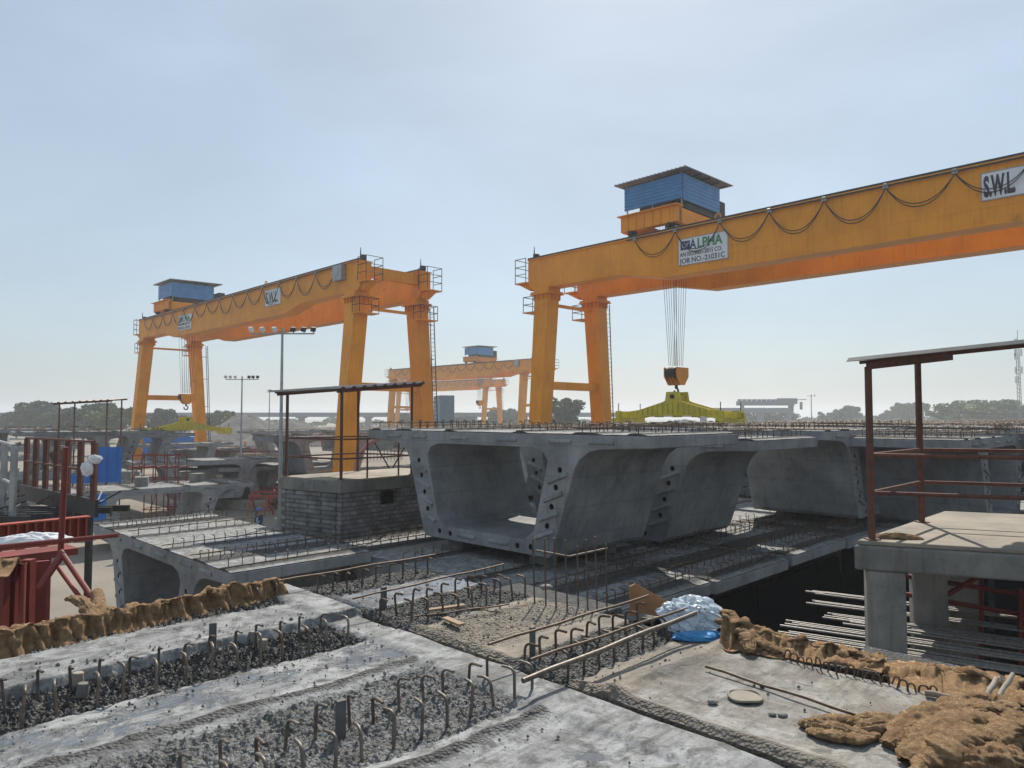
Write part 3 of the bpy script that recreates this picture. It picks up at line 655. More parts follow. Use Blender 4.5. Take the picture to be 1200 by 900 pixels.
# F: lower layer, rebar topped
FL = ['low rebar topped segment in front of and under the big middle segment', 'low rebar topped segment under the rear half of the big middle segment', 'low rebar topped segment under the second middle segment', 'low rebar topped segment beyond the second middle segment', 'low rebar topped segment ahead of the single right hand segment']
for i in range(5):
    segment(FL[i], 8.9+i*3.25, 11.1, 2.95-.04*(i % 2), keys=(i == 0), ducts=(i == 0), rows=[-4.05, -3.4, -3.15, -2.1, -1.85, 1.6, 3.0, 3.9] if i else [3.95, 3.0, 2.65, 1.1, -1.1, -2.65, -3.0, -3.95], group='segments of the lower layer')
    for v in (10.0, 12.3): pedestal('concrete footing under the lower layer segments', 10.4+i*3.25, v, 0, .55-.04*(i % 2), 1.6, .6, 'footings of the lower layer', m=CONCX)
# C and D on the right, turned a quarter: length along v
segment('plain grey segment at right of centre showing its flat curved flank', 22.5, 7.2, 5.6, rot=90, keys=True, ducts=True)
segment('grey segment behind the right hand canopy posts with a keyed end', 24.2, 4.55, 5.40, rot=90, keys=True, ducts=True)
segment('low rebar topped segment under the grey segment right of centre', 22.5, 7.2, 2.9, rot=90)
segment('low segment under the grey segment behind the right canopy', 24.2, 4.0, 2.7, rot=90, hooks=None)
for (u, v) in ((21.4, 7.9), (21.4, 9.6), (23.8, 7.9), (23.8, 9.6)): pedestal('short block under the grey segment right of centre', u, v, 2.9, 3.2, .5, .4, 'blocks under the segment right of centre', 90)
for (u, v) in ((23.2, 5.2), (25.2, 5.2), (23.2, 6.9), (25.2, 6.9)): pedestal('short block under the segment behind the right canopy', u, v, 2.7, 3.0, .5, .4, 'blocks under the segment behind the canopy', 90)
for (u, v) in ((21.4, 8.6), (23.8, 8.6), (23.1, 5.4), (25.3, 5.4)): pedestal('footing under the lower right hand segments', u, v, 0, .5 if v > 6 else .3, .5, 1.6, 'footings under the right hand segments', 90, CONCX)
# far right dark stack at the frame edge
segment('dark open segment cut by the right edge of the photograph', 26.2, -.2, 5.55, rot=0, keys=True, ducts=True)
segment('low segment under the dark one at the right edge', 26.2, -.2, 2.95, rot=0)
for (u, v) in ((26.6, .9), (26.6, -1.3), (28.6, .9), (28.6, -1.3)): pedestal('block between the two right edge segments', u, v, 2.95, 3.15, .3, .5, 'blocks between the right edge segments')
for (u, v) in ((27, .9), (27, -1.3), (28.8, .9), (28.8, -1.3)): pedestal('footing under the right edge segments', u, v, 0, .55, .4, .8, 'footings under the right edge segments')
# E: low segment at left with rebar top and open end
segment('low segment at left, rebar rows on its deck, open end above the sacking', 5.75, 17.35, 3.1, keys=True, ducts=True, hookn=13)
for (u, v) in ((6.2, 16), (6.2, 18.6), (8.2, 16), (8.2, 18.6)): pedestal('footing under the low left segment', u, v, 0, .7 if u < 9 else .55, .4, .8, 'footings under the low left segments')
# E3: segment on the left with cubes on top, its long face towards us
a = P(106, 578, 3.0); 
def seg_at(label, px, py, ztop, rot, off=0, **k):
    """px, py: where the centre of the near end meets the deck level"""
    p = P(px, py, ztop); u, v = UV(p); return segment(label, u, v, ztop, rot=rot, **k)
e3 = seg_at('grey segment on the left carrying small concrete cubes, red staging under it', 190, 572, 2.7, 88, keys=True, ducts=True, hookn=8)
q = seg_at('weathered brown segment lying beyond the cube carrying segment', 246, 540, 3.2, 80, hooks=None, keys=False)
seg_at('small grey segment under the far yellow lifting beam', 222, 520, 3.35, 90, hooks='hooks', hookn=6, keys=True)
seg_at('large grey segment behind the left canopy with curved wing', 112, 506, 5.0, 84, keys=True, ducts=True, hooks='dense')
seg_at('grey segment at the far left edge with sunlit wings', 26, 503, 5.0, 62, keys=True, hooks='dense')
seg_at('low grey segment behind the rusty railings at left', 60, 556, 2.8, 70, hooks='dense')
seg_at('blue grey deck segment left of the flagged worker', 285, 548, 2.6, 92, hooks='hooks', hookn=6)
seg_at('segment seen past the big orange leg, half hidden by the canopy posts', 392, 512, 4.6, 90, keys=True, hooks='dense')
seg_at('round ended segment low behind the masonry hut', 330, 545, 2.7, 95, keys=True, hooks=None)
seg_at('grey segment between the left canopy and the left crane leg', 160, 509, 4.6, 86, keys=True, hooks='dense')
seg_at('grey segment cut by the left edge, behind the grey railing', -8, 524, 4.2, 75, hooks='dense')
seg_at('distant low segment below the small aggregate heap', 338, 505, 4.4, 88, hooks='dense')
seg_at('dark low segment lying between the cubes and the mast', 250, 526, 2.6, 96, hooks='dense', keys=True)
# far field: stacked segments with rebar thickets
rr = random.Random(11); used = set()
protoF = None; protoL = None
ci = 0
def far_seg(u, v, z, hooks, low=False):
    global protoF, protoL
    if hooks and protoF is None:
        protoF = segment('distant stacked segment topped with rusty rebar', u, v, z, hooks='dense', deck=False, bev=False, group='distant stacked segments'); return
    if not hooks and protoL is None:
        protoL = segment('bottom segment of a distant stack', u, v, z, hooks=None, deck=False, bev=False, group='bottom segments of the distant stacks'); return
    o = copy_tree(protoF if hooks else protoL); o.location = U(u, v, z-D)
for ui in range(15):
    for vi, vc in enumerate((20.5, 11.3, 2.0, -7.2)):
        u = 29.5+ui*3.5+rr.uniform(-.15, .15)
        if vc == 20.5 and u < 26: continue
        if rr.random() < .08: continue
        z = 5.35+rr.choice((0, .08, .15, -.1))
        far_seg(u, vc+rr.uniform(-.2, .2), z, True); far_seg(u, vc, 2.75, False)
for ui in range(3):
    for vc in (20.9,):
        u = 19.5+ui*3.4; far_seg(u, vc, 5.35+.05*ui, True); far_seg(u, vc, 2.75, False)
for ui in range(9):
    for vc in (47.5, 70.0):
        u = 42+ui*3.7; far_seg(u, vc+rr.uniform(-.2, .2), 4.6+rr.uniform(-.1, .2), True)
for i in range(9):
    for vc in (92.0, 104.0): far_seg(74+i*4.2, vc, 4.2, True)
# ---------------------------------------------------------------- platforms, huts and canopies
def canopy(label, px_posts, roof, sheet_th=.02, base_z=4.43):
    pass
# right platform: concrete deck on legs with a steel canopy
A0 = P(1000, 633, 4.43); A1 = A0+Vector((2.5, -1.0, 0)).normalized()*5.2; dl = U(1, 0)
B0 = A0+dl*4.0; B1 = A1+dl*4.0
t = thing('concrete_platform', 'concrete platform on columns at the right, under a rusty canopy', 'platform', (A0.x, A0.y, 0))
def rel(p): return Vector((p[0]-t.location.x, p[1]-t.location.y, p[2]))
mb = MB(); mb.prism([(q.x-A0.x, q.y-A0.y) for q in (A0, A1, B1, B0)], 4.06, 4.37, 'z'); o = obj('slab', mb, CONCD, t); bevel(o, .03, 2)
mb = MB(); n = (A1-A0).normalized(); ins = lambda p, a, b: (p.x-A0.x+a*n.x+b*dl.x, p.y-A0.y+a*n.y+b*dl.y)
mb.prism([ins(A0, .03, .03), ins(A1, -.03, .03), ins(B1, -.03, -.03), ins(B0, .03, -.03)], 4.373, 4.43, 'z'); o = obj('floor_screed', mb, CONCL, t); bevel(o, .015)
for (p, a, b) in ((A0, .26, .26), (B0, .26, -1.9), (A1, -.3, .3), (B1, -.3, -.3), (B0, .3, -.3)):
    mb = MB(); c = ins(p, a, b); mb.box((c[0], c[1], 2.03), (.44, .44, 4.056), rz=-.38); o = obj('column', mb, CONCD, t); bevel(o, .025)
def can_frame(t, posts, h_at, base, edge_posts, rmat=RUST, th=.065):
    for p in posts:
        mb = MB(); z = h_at(p[0]+t.location.x, p[1]+t.location.y); mb.beam((p[0], p[1], base), (p[0], p[1], z-.03), th, th, up=(1, 0, 0)); mb.box((p[0], p[1], base+.006), (.16, .16, .01)); obj('post', mb, rmat, t)
def roof_plate(t, poly, h_at, label='roof_sheet', ribdir=None, m=None):
    """sloping corrugated sheet over a quad (local xy, clockwise), with edge beams below"""
    m = m or ROOF; p = [Vector((q[0], q[1], 0)) for q in poly]; mb = MB(); n = 54; vs_ = []; fs = []
    for i in range(n+1):
        s = i/n; a = p[0].lerp(p[1], s); b = p[3].lerp(p[2], s); dz = .045 if (i % 6) in (1, 2) else 0
        for q in (a, b):
            z = h_at(q.x+t.location.x, q.y+t.location.y)+.06+dz; vs_ += [(q.x, q.y, z), (q.x, q.y, z+.006)]
    for i in range(n): a = i*4; fs += [(a, a+2, a+6, a+4), (a+1, a+5, a+7, a+3), (a, a+4, a+5, a+1), (a+2, a+3, a+7, a+6)]
    mb.add(vs_, fs); r = obj('roof_sheet', mb, m, t)
    for a, b in ((p[0], p[1]), (p[3], p[2])):
        mb = MB(); a2 = a.lerp(b, .03); b2 = a.lerp(b, .97); za = h_at(a2.x+t.location.x, a2.y+t.location.y); zb = h_at(b2.x+t.location.x, b2.y+t.location.y)
        ins_ = ((p[3]+p[2])/2-(p[0]+p[1])/2).normalized()*.22; ins_ = ins_ if (a is p[0]) else -ins_
        mb.beam((a2.x+ins_.x, a2.y+ins_.y, za), (b2.x+ins_.x, b2.y+ins_.y, zb), .07, .09); obj('roof_beam', mb, RUST, t)
    for s in (.05, .35, .65, .95):
        a = p[0].lerp(p[1], s); b = p[3].lerp(p[2], s); a, b = a.lerp(b, .02), a.lerp(b, .98)
        mb = MB(); mb.beam((a.x, a.y, h_at(a.x+t.location.x, a.y+t.location.y)+.035), (b.x, b.y, h_at(b.x+t.location.x, b.y+t.location.y)+.035), .05, .04); obj('purlin', mb, RUST, t)
hR = lambda x, y: 6.0+.101*x+.0217*y
t = thing('steel_canopy', 'rusty steel canopy with corrugated roof standing on the right platform', 'canopy', (A0.x, A0.y, 4.43))
t.location.z = 0
pa = ins(A0, .16, .16); pb = ins(B0, .16, -1.75)
pl = [pa, pb, ins(A1, -.9, .16), ins(B1, -.9, -1.75)]
can_frame(t, pl, hR, 4.432, None)
roof_plate(t, [(pa[0]-dl.x*.15-.2*n.x, pa[1]-.15*dl.y-.2*n.y), (pb[0]+dl.x*1.0, pb[1]+dl.y*1.0), (pl[3][0]+dl.x*1.0, pl[3][1]+dl.y*1.0), (pl[2][0]-.15*dl.x, pl[2][1]-.15*dl.y)], hR)
# railings round the platform: a lower loop and an upper loop
t2 = thing('handrail', 'rusty tube handrail around the right platform', 'handrail', (A0.x, A0.y, 0))
for z, m_ in ((5.02, .6), (5.5, 1.1)):
    mb = MB(); c0 = Vector((*pa, z)); c1 = Vector((*pb, z)); c2_ = Vector((*pl[3], z)); c3 = Vector((*pl[2], z))
    s1 = (c2_-c1).normalized(); s0 = (c3-c0).normalized()
    mb.tube(c0+s0*.05, c3, .028, 7); mb.tube(c1+s1*.05, c2_, .028, 7); mb.tube(c0+dl*.05, c1-dl*.05, .028, 7); obj('rail', mb, RUST, t2, 40)
for f in (.45, .8):
    a = Vector((*pb, 0)).lerp(Vector((*pl[3], 0)), f-.1); mb = MB(); mb.tube((a.x, a.y, 4.432), (a.x, a.y, 5.5), .028, 6); obj('baluster', mb, RUST, t2, 40)
a = Vector((*pa, 0)).lerp(Vector((*pl[2], 0)), .52); mb = MB(); mb.tube((a.x, a.y, 4.432), (a.x, a.y, 5.5), .028, 6); obj('baluster', mb, RUST, t2, 40)
# red braces under the platform
t3 = thing('stair_frame', 'red tube frame seen between the columns under the right platform', 'stair frame', (A0.x, A0.y, 0))
for (x0, y0, x1, y1, Y) in ((1040, 672, 1240, 703, 10.6), (1042, 693, 1240, 728, 10.6), (1042, 674, 1062, 664, 10.6), (1105, 700, 1146, 676, 10.4), (1102, 668, 1102, 770, 10.45), (1150, 676, 1150, 780, 10.7), (1196, 690, 1196, 790, 10.2)):
    mb = MB(); p0 = PD(x0, y0, Y)-A0.to_3d()*0; p1 = PD(x1, y1, Y-.4 if x1 > 1200 else Y); s = Vector((A0.x, A0.y, 0)); mb.tube(p0-s, p1-s, .035, 7); obj('tube', mb, RED, t3, 40)
# small rag lying on the platform
def rag(name, label, cat, c, sx, sy, sz, m, seed=0, rz=0, n=56, fold=6.0, group=None):
    x = np.linspace(-1, 1, n); X, Y = np.meshgrid(x, x); ph = np.arctan2(Y, X)
    R = np.sqrt(X**2+Y**2)/(1+.28*(fbm(np.cos(ph)*1.6+5, np.sin(ph)*1.6+5, 3, seed)-.5)*2)
    wx = X+.35*fbm(X*2, Y*2, 3, seed+5); wy = Y+.35*fbm(X*2+9, Y*2, 3, seed+6)
    rid = 1-np.abs(fbm(wx*fold*.5, wy*fold*.5, 3, seed+1)*2-1)*1.6; rid2 = 1-np.abs(fbm(wx*fold, wy*fold*1.3, 3, seed+2)*2-1)
    Z = np.clip(1-R**2.2, 0, 1)**.6*(.35+.45*fbm(X*1.7, Y*1.7, 3, seed+3)+.35*rid+.22*rid2)
    k = R < 1.02
    v = np.stack([X*sx, Y*sy, Z*sz], -1).reshape(-1, 3); f = []
    kk = k.reshape(-1)
    for j in range(n-1):
        for i in range(n-1):
            a = j*n+i; q = (a, a+1, a+n+1, a+n)
            if kk[a] and kk[a+1] and kk[a+n] and kk[a+n+1]: f.append(q)
    me = bpy.data.meshes.new(name); me.from_pydata(v.tolist(), [], f); bm = bmesh.new(); bm.from_mesh(me)
    bmesh.ops.delete(bm, geom=[v_ for v_ in bm.verts if not v_.link_faces], context='VERTS'); bm.to_mesh(me); bm.free()
    me.materials.append(m); me.shade_smooth(); o = link(name, me, None, c, rz)
    return tag(o, label, cat, group)
rag('rag', 'brown sacking rag at the foot of the canopy post on the right platform', 'rag', (A0.x+.62, A0.y+.12, 4.428), .34, .10, .07, JUTE, 3, -.2)
# masonry hut with slab roof and its canopy, left of the middle segment
H0 = P(399, 563, 4.37); hl = (P(341, 559, 4.37)-H0); hr = (P(480, 556.5, 4.37)-H0).normalized()
hl = hl.normalized()*2.35; hr2 = hr*4.2
def quad(H0, a, b): return [(0, 0), (b.x, b.y), (a.x+b.x, a.y+b.y), (a.x, a.y)]
t = thing('masonry_hut', 'grey block masonry hut with a flat concrete slab top, left of the big middle segment', 'hut', (H0.x, H0.y, 0))
mb = MB(); q = quad(H0, hl, hr2); c = Vector((sum(x for x, y in q)/4, sum(y for x, y in q)/4))
qi = [((x-c.x)*.975+c.x, (y-c.y)*.975+c.y) for x, y in q]
# walls with a real opening in the right hand face
an = math.atan2(hr.y, hr.x); tn = Vector((-hr.y, hr.x, 0))
def wallbox(mb, s0, s1, z0, z1):
    a = Vector(qi[0]).to_3d()+hr*s0; b = Vector(qi[0]).to_3d()+hr*s1
    th = .2; mb.prism([(a.x, a.y), (b.x, b.y), (b.x+tn.x*th, b.y+tn.y*th), (a.x+tn.x*th, a.y+tn.y*th)], z0, z1, 'z')
Lw = (Vector(qi[1])-Vector(qi[0])).length
wallbox(mb, 0, 1.25, 0, 4.03); wallbox(mb, 1.25, 1.85, 0, 3.62); wallbox(mb, 1.25, 1.85, 4.0, 4.03); wallbox(mb, 1.85, Lw, 0, 4.03)
for a, b in ((3, 2), (2, 1), (0, 3)):
    A_ = Vector(qi[a]).to_3d(); B_ = Vector(qi[b]).to_3d(); d = (B_-A_).normalized(); cc = Vector((c.x, c.y, 0)); nn = Vector((-d.y, d.x, 0)); nn = nn if (cc-A_).dot(nn) > 0 else -nn
    if a == 2: A_ = A_+d*.202; B_ = B_-d*.202
    if a == 0: A_ = A_+d*.202; B_ = B_-d*.202
    mb.prism([(A_.x, A_.y), (B_.x, B_.y), (B_.x+nn.x*.2, B_.y+nn.y*.2), (A_.x+nn.x*.2, A_.y+nn.y*.2)], 0, 4.03, 'z')
obj('block_wall', mb, BRICK, t)
mb = MB(); mb.prism(q, 4.035, 4.33, 'z'); o = obj('slab', mb, CONCD, t); bevel(o, .02)
mb = MB(); mb.prism([((x-c.x)*.985+c.x, (y-c.y)*.985+c.y) for x, y in q], 4.333, 4.37, 'z'); o = obj('floor_screed', mb, CONCL, t)
# its canopy: roof plane seen edge on
t = thing('steel_canopy', 'rusty steel canopy with thin tin roof on top of the masonry hut', 'canopy', (H0.x, H0.y, 0))
f = lambda x, y: 6.0+.054*x+.0492*y*1.0
# plane through two measured posts
def plane_from(p1, p2, p3):
    p1, p2, p3 = map(Vector, (p1, p2, p3)); nrm = (p2-p1).cross(p3-p1); return lambda x, y: p1.z-(nrm.x*(x-p1.x)+nrm.y*(y-p1.y))/nrm.z
s0 = Vector((0, 0, 0)); pn = H0+hr*.1+hl.normalized()*.1
pL = H0+hl*.93+hr*.1; pR = H0+hr*2.45+hl.normalized()*.1; pB = H0+hl*.93+hr*2.45
zt = lambda px, py, p: PD(px, py, p.y).z
hH = plane_from((pn.x, pn.y, zt(403, 458, pn)), (pL.x, pL.y, zt(351, 461, pL)), (pR.x, pR.y, zt(478, 452, pR)))
pts = [(p.x-H0.x, p.y-H0.y) for p in (pn, pL, pR, pB)]
can_frame(t, pts, hH, 4.372, None)
e1 = hl.normalized(); rp = [pn-hr*.3-e1*.3, pR+hr*.35-e1*.3, pB+hr*.35+e1*.35, pL-hr*.3+e1*.35]
roof_plate(t, [(p.x-H0.x, p.y-H0.y) for p in rp], hH)
t2 = thing('handrail', 'rusty tube handrail on the slab of the masonry hut', 'handrail', (H0.x, H0.y, 0))
for z in (4.9, 5.4):
    mb = MB(); L4 = [Vector((*p, z)) for p in (pts[0], pts[1], pts[3], pts[2])]
    for i in (0, 1, 2, 3): mb.tube(L4[i].lerp(L4[(i+1) % 4], .03), L4[i].lerp(L4[(i+1) % 4], .97), .024, 6)
    obj('rail', mb, RUST, t2, 40)
for f_ in (.35, .8): a = Vector((*pts[0], 0)).lerp(Vector((*pts[2], 0)), f_); mb = MB(); mb.tube((a.x, a.y, 4.372), (a.x, a.y, 5.4), .024, 6); obj('baluster', mb, RUST, t2, 40)
# left canopy standing on a concrete platform, behind the rusty railings
L0 = PD(69, 534, 42.0); L0.z = 4.4
pp = [PD(x, 500, y) for x, y in ((69, 42.0), (87, 44.5), (125, 42.8), (142, 45.5))]
for p in pp: p.z = 0
t = thing('steel_canopy', 'thin dark steel canopy on four posts at the left, in front of the trees', 'canopy', (L0.x, L0.y, 0))
hL = plane_from((pp[0].x, pp[0].y, zt(69, 473, pp[0])), (pp[2].x, pp[2].y, zt(125, 470, pp[2])), (pp[3].x, pp[3].y, zt(142, 468.5, pp[3])))
can_frame(t, [(p.x-L0.x, p.y-L0.y) for p in pp], hL, .01, None)
rp = [pp[0]+Vector((-.4, -.3, 0)), pp[1]+Vector((-.5, .5, 0)), pp[3]+Vector((.25, .5, 0)), pp[2]+Vector((.5, -.3, 0))]
roof_plate(t, [(p.x-L0.x, p.y-L0.y) for p in (rp[0], rp[3], rp[2], rp[1])], hL)
# blue sheets
def blue_panel(label, x0, y0, x1, y1, Y0, Y1, zb=None):
    a = PD(x0, y1, Y0); b = PD(x1, y1, Y1); top = PD(x0, y0, Y0).z; bot = a.z if zb is None else zb
    t = Vector((a.x, a.y, 0)); d = Vector((b.x-a.x, b.y-a.y, 0)); Ln = d.length; an = math.atan2(d.y, d.x); mb = MB(); k = int(Ln/.06)
    vs_ = []; 
    for i in range(k+1):
        off = .035 if (i % 5) in (1, 2) else 0
        for dz in (bot, top): vs_ += [(Ln*i/k, off, dz), (Ln*i/k, off+.01, dz)]
    fs = []
    for i in range(k): q = i*4; fs += [(q, q+4, q+6, q+2), (q+1, q+3, q+7, q+5), (q, q+1, q+5, q+4), (q+2, q+6, q+7, q+3)]
    mb.add(vs_, fs); o = obj('corrugated_sheet', mb, BLUE2, None, loc=t, rz=an); return tag(o, label, 'metal sheet')
blue_panel('bright blue corrugated sheet standing beside the left formwork', 113, 524, 142, 566, 26.5, 26.8)
blue_panel('bright blue sheet low behind the rusty railings', 78, 556, 108, 567, 25, 25.2)
blue_panel('blue sheet tucked under the deck with the cubes', 104, 580, 124, 612, 23.6, 24.0)
# cubes on the segment
for i, (px, py, lab) in enumerate(((149, 560, 'grey concrete test cube nearest the blue sheet'), (166, 568, 'grey concrete test cube second from the left'), (216, 560, 'grey concrete test cube third from the left'), (231, 563, 'grey concrete test cube at the right of the row'))):
    p = P(px, py+2, 2.71); mb = MB(); mb.box((0, 0, .22), (.55, .5, .44)); mb.tube((0, 0, .4), (0, 0, .5), .03, 6); o = obj('concrete_cube', mb, CONCD, None, loc=p, rz=.4*i); bevel(o, .03); tag(o, lab, 'concrete cube', 'cubes on the left segment')
# red staging frames
def staging(label, px, py, z0, z1, n, dx, ang, group='red staging frames'):
    p = P(px, py, z0); t = thing('staging_frame', label, 'staging', p, ang, group)
    for i in range(n):
        for y in (0, 1.0):
            mb = MB(); mb.tube((i*dx, y, 0), (i*dx, y, z1-z0), .03, 6); mb.box((i*dx, y, .01), (.14, .14, .02)); obj('standard', mb, RED, t, 40)
    for z in [(z1-z0)*k for k in (.12, .5, .9)]:
        for y in (0, 1.0): mb = MB(); mb.tube((-.1, y+.03, z), ((n-1)*dx+.1, y+.03, z), .024, 5); obj('ledger', mb, RED, t, 40)
    for i in range(n): mb = MB(); mb.tube((i*dx+.03, 0, (z1-z0)*.5+.05), (i*dx+.03, 1.0, (z1-z0)*.5+.05), .024, 5); obj('transom', mb, RED, t, 40)
    mb = MB(); mb.tube((0, -.03, .1), (dx, -.03, (z1-z0)*.9), .022, 5); mb.tube(((n-2)*dx, -.03, (z1-z0)*.9), ((n-1)*dx, -.03, .1), .022, 5); obj('brace', mb, RED, t, 40)
    return t
staging('row of red tube staging on the deck behind the cubes', 155, 566, 2.72, 4.2, 5, .55, .05)
staging('tall red tube staging under the deck with the cubes, left bay', 168, 622, 0.02, 2.2, 5, .62, .1)
staging('red tube staging under the deck right of the blue sheet', 196, 617, 0.02, 2.2, 4, .6, .1)
staging('small red staging far behind the masonry hut', 250, 556, 0.02, 2.6, 7, 1.3, .1)
# red trestles
def trestle(label, px, py, ang):
    p = P(px, py, 0.01); t = thing('steel_trestle', label, 'trestle', p, ang, 'orange red trestles on the yard floor')
    mb = MB(); mb.beam((0, 0, 1.15), (2.6, 0, 1.15), .14, .14); obj('top_beam', mb, ORED, t)
    for x in (.15, 1.3, 2.45):
        for s in (-1, 1): mb = MB(); mb.beam((x, s*.06, 1.08), (x+.1, s*.5, 0), .08, .08); obj('leg', mb, ORED, t)
        mb = MB(); mb.beam((x+.05, -.26, .5), (x+.05, .26, .5), .05, .05); obj('stretcher', mb, ORED, t)
for i, (px, py, l) in enumerate(((291, 603, 'orange red trestle nearest the worker in blue'), (296, 597, 'orange red trestle in the middle of the group'), (302, 592, 'orange red trestle third from the worker in blue'), (306, 587, 'orange red trestle farthest in the group'))): trestle(l, px, py, -.25+.08*i)
# ---------------------------------------------------------------- left formwork
def railing_frame(label, x0, y0, x1, y1, Y0, Y1, ztop0, hgt, n, m=RUST, toe=True):
    a = PD(x0, y0, Y0); b = PD(x1, y1, Y1); t = thing('guard_railing', label, 'railing', (a.x, a.y, a.z-hgt)); d = b-a
    for i in range(n):
        q = d*(i/(n-1)); mb = MB(); mb.beam((q.x, q.y, q.z), (q.x, q.y, q.z+hgt), .085, .075, up=(0, 1, 0)); obj('post', mb, m, t)
    for z in (hgt+.02, hgt*.52): mb = MB(); mb.beam((0, -.03, z), (d.x, d.y-.03, d.z+z), .05, .035); obj('rail', mb, m, t)
    if toe: mb = MB(); mb.beam((-.1, -.06, -.12), (d.x+.1, d.y-.06, d.z-.12), .05, .30); obj('toe_board', mb, DSTEEL, t)
    return t
railing_frame('rusty guard railing with wide flat posts at the left', 32, 514, 111, 519, 15.5, 12.4, 0, 1.0, 7)
railing_frame('grey rusty guard railing cut by the left edge', -14, 514, 17, 523, 14.5, 12.6, 0, 1.35, 4, GALV, False)
# steel mess of the casting bed: channel beams and rods
bed = thing('casting_bed', 'dark steel casting bed with cross beams behind the red formwork at left', 'casting bed', PD(0, 600, 12.5).xy.to_3d())
for k in range(6):
    y = -.3+.42*k; mb = MB(); z = 4.22-.015*k
    mb.beam((-2.4, y-.1, z), (.55+.12*k, y+.25, z), .08, .12); obj('channel_beam', mb, DSTEEL, bed)
rr = random.Random(5)
for k in range(46):
    x = -2+rr.random()*2.8; y = -.3+rr.random()*2.2; mb = MB(); mb.tube((x, y, 4.25+rr.random()*.08), (x+rr.uniform(-.4, .4), y+rr.uniform(-.2, .5), 4.3+rr.random()*.32), .014, 5); obj('tie_rod', mb, (RUST, GALV, DSTEEL)[k % 3], bed)
for k in range(4):
    for y in (-.2, 1.8): x = -2.2+.9*k; mb = MB(); mb.beam((x, y, 0), (x, y, 4.15), .1, .1); obj('post', mb, DSTEEL, bed)
# ribbed red channel
a = P(-30, 620, 4.45); b = P(104, 607, 4.45); d = b-a
t = thing('formwork_beam', 'long ribbed orange red formwork beam at the left', 'formwork beam', (a.x, a.y, 0), math.atan2(d.y, d.x))
Ln = d.length; mb = MB(); mb.box((Ln/2, .06, 4.30), (Ln, .02, .34)); mb.box((Ln/2, 0, 4.475), (Ln, .16, .02)); mb.box((Ln/2, 0, 4.125), (Ln, .16, .02)); obj('web_plate', mb, ORED, t)
for i in range(13): mb = MB(); mb.box((.05+i*(Ln-.1)/12, -.01, 4.30), (.018, .12, .325)); obj('rib', mb, ORED, t)
mb = MB(); mb.box((Ln/2, .35, 3.95), (Ln-.2, .5, .1)); mb.box((.5, .3, 1.95), (.16, .16, 3.88)); mb.box((Ln-.5, .3, 1.95), (.16, .16, 3.88)); obj('support_frame', mb, RED, t)
# near red formwork panel with prop, raker and pipe
base = Vector((-4.42, 7.0, 0)); 
def q7(px, py, y=7.0): return PD(px, py, y)-base
t = thing('red_formwork', 'red steel side form with props, raker and sacking at the left edge', 'formwork', base)
mb = MB(); p0, p1 = q7(10, 656, 6.9), q7(46, 652, 7.3)
dv = (p1-p0); mb.beam((p0.x-.6, p0.y-.3, p0.z-1.9), (p1.x, p1.y, p1.z-1.9), .05, 3.7); obj('form_plate', mb, RED, t)
for z in (0, -.28, -.62, -1.0, -1.5): mb = MB(); mb.beam((p0.x-.6, p0.y-.42, p0.z-.08+z), (p1.x, p1.y-.1, p1.z-.08+z), .1, .09); obj('waler', mb, RED, t)
for s in (.15, .5, .97):
    c = p0.lerp(p1, s); mb = MB(); mb.beam((c.x, c.y-.14, c.z+.0), (c.x, c.y-.14, c.z-3.6), .09, .09, up=(1, 0, 0)); obj('stiffener', mb, RED, t)
for (x0, y0, x1, y1, r, nm) in ((77, 524, 71, 648, .027, 'prop'), (71, 646, 113, 708, .026, 'brace'), (66, 662, 98, 706, .021, 'brace'), (74, 648, 45, 690, .034, 'brace'), (-25, 643, 139, 627, .022, 'guard_pipe'), (27, 660, 24, 760, .03, 'brace')):
    mb = MB(); mb.tube(q7(x0, y0), q7(x1, y1, 6.75 if nm == 'brace' else 7.05), r, 9); obj(nm, mb, RED, t, 40)
# bags tied on a post
def crumple(name, label, cat, c, r, m, seed, sq=(1, 1, 1), amp=.35, sub=4, group=None):
    bm = bmesh.new(); bmesh.ops.create_icosphere(bm, subdivisions=sub, radius=1); P_ = np.array([v.co[:] for v in bm.verts])
    nz = fbm(P_[:, 0]*2.2+P_[:, 2]*1.3+11, P_[:, 1]*2.2-P_[:, 2]*1.7+7, 4, seed); n2 = 1-np.abs(fbm(P_[:, 0]*4+P_[:, 2]*3+3, P_[:, 1]*4+P_[:, 2]*2+7, 3, seed+9)*2-1)
    k = 1-amp+amp*2*nz-.3*amp+n2*amp*.6
    for v, s in zip(bm.verts, k): v.co = Vector((v.co.x*s*r*sq[0], v.co.y*s*r*sq[1], max(v.co.z, -.8)*s*r*sq[2]))
    me = bpy.data.meshes.new(name); bm.to_mesh(me); bm.free(); me.materials.append(m); me.shade_smooth(); me.set_sharp_from_angle(angle=math.radians(32)); o = link(name, me, None, c); return tag(o, label, cat, group)
pb_ = PD(106, 549, 12.3)
crumple('plastic_bag', 'crumpled white plastic wrapped around a post of the rusty railing', 'plastic bag', pb_+Vector((0, -.12, 0)), .085, PLASTW, 5, (1, .7, 1.35), .6, 5)
crumple('plastic_bag', 'upper white plastic bag tied to the rusty railing end', 'plastic bag', pb_+Vector((.13, -.1, .16)), .07, PLASTW, 8, (1.2, .7, .9), .6, 5)
rag('plastic_sheet', 'pale plastic sheet and dried slurry lying on the red formwork', 'plastic sheet', tuple(P(38, 636, 4.58)), .42, .16, .10, PLASTW, 6, .2)
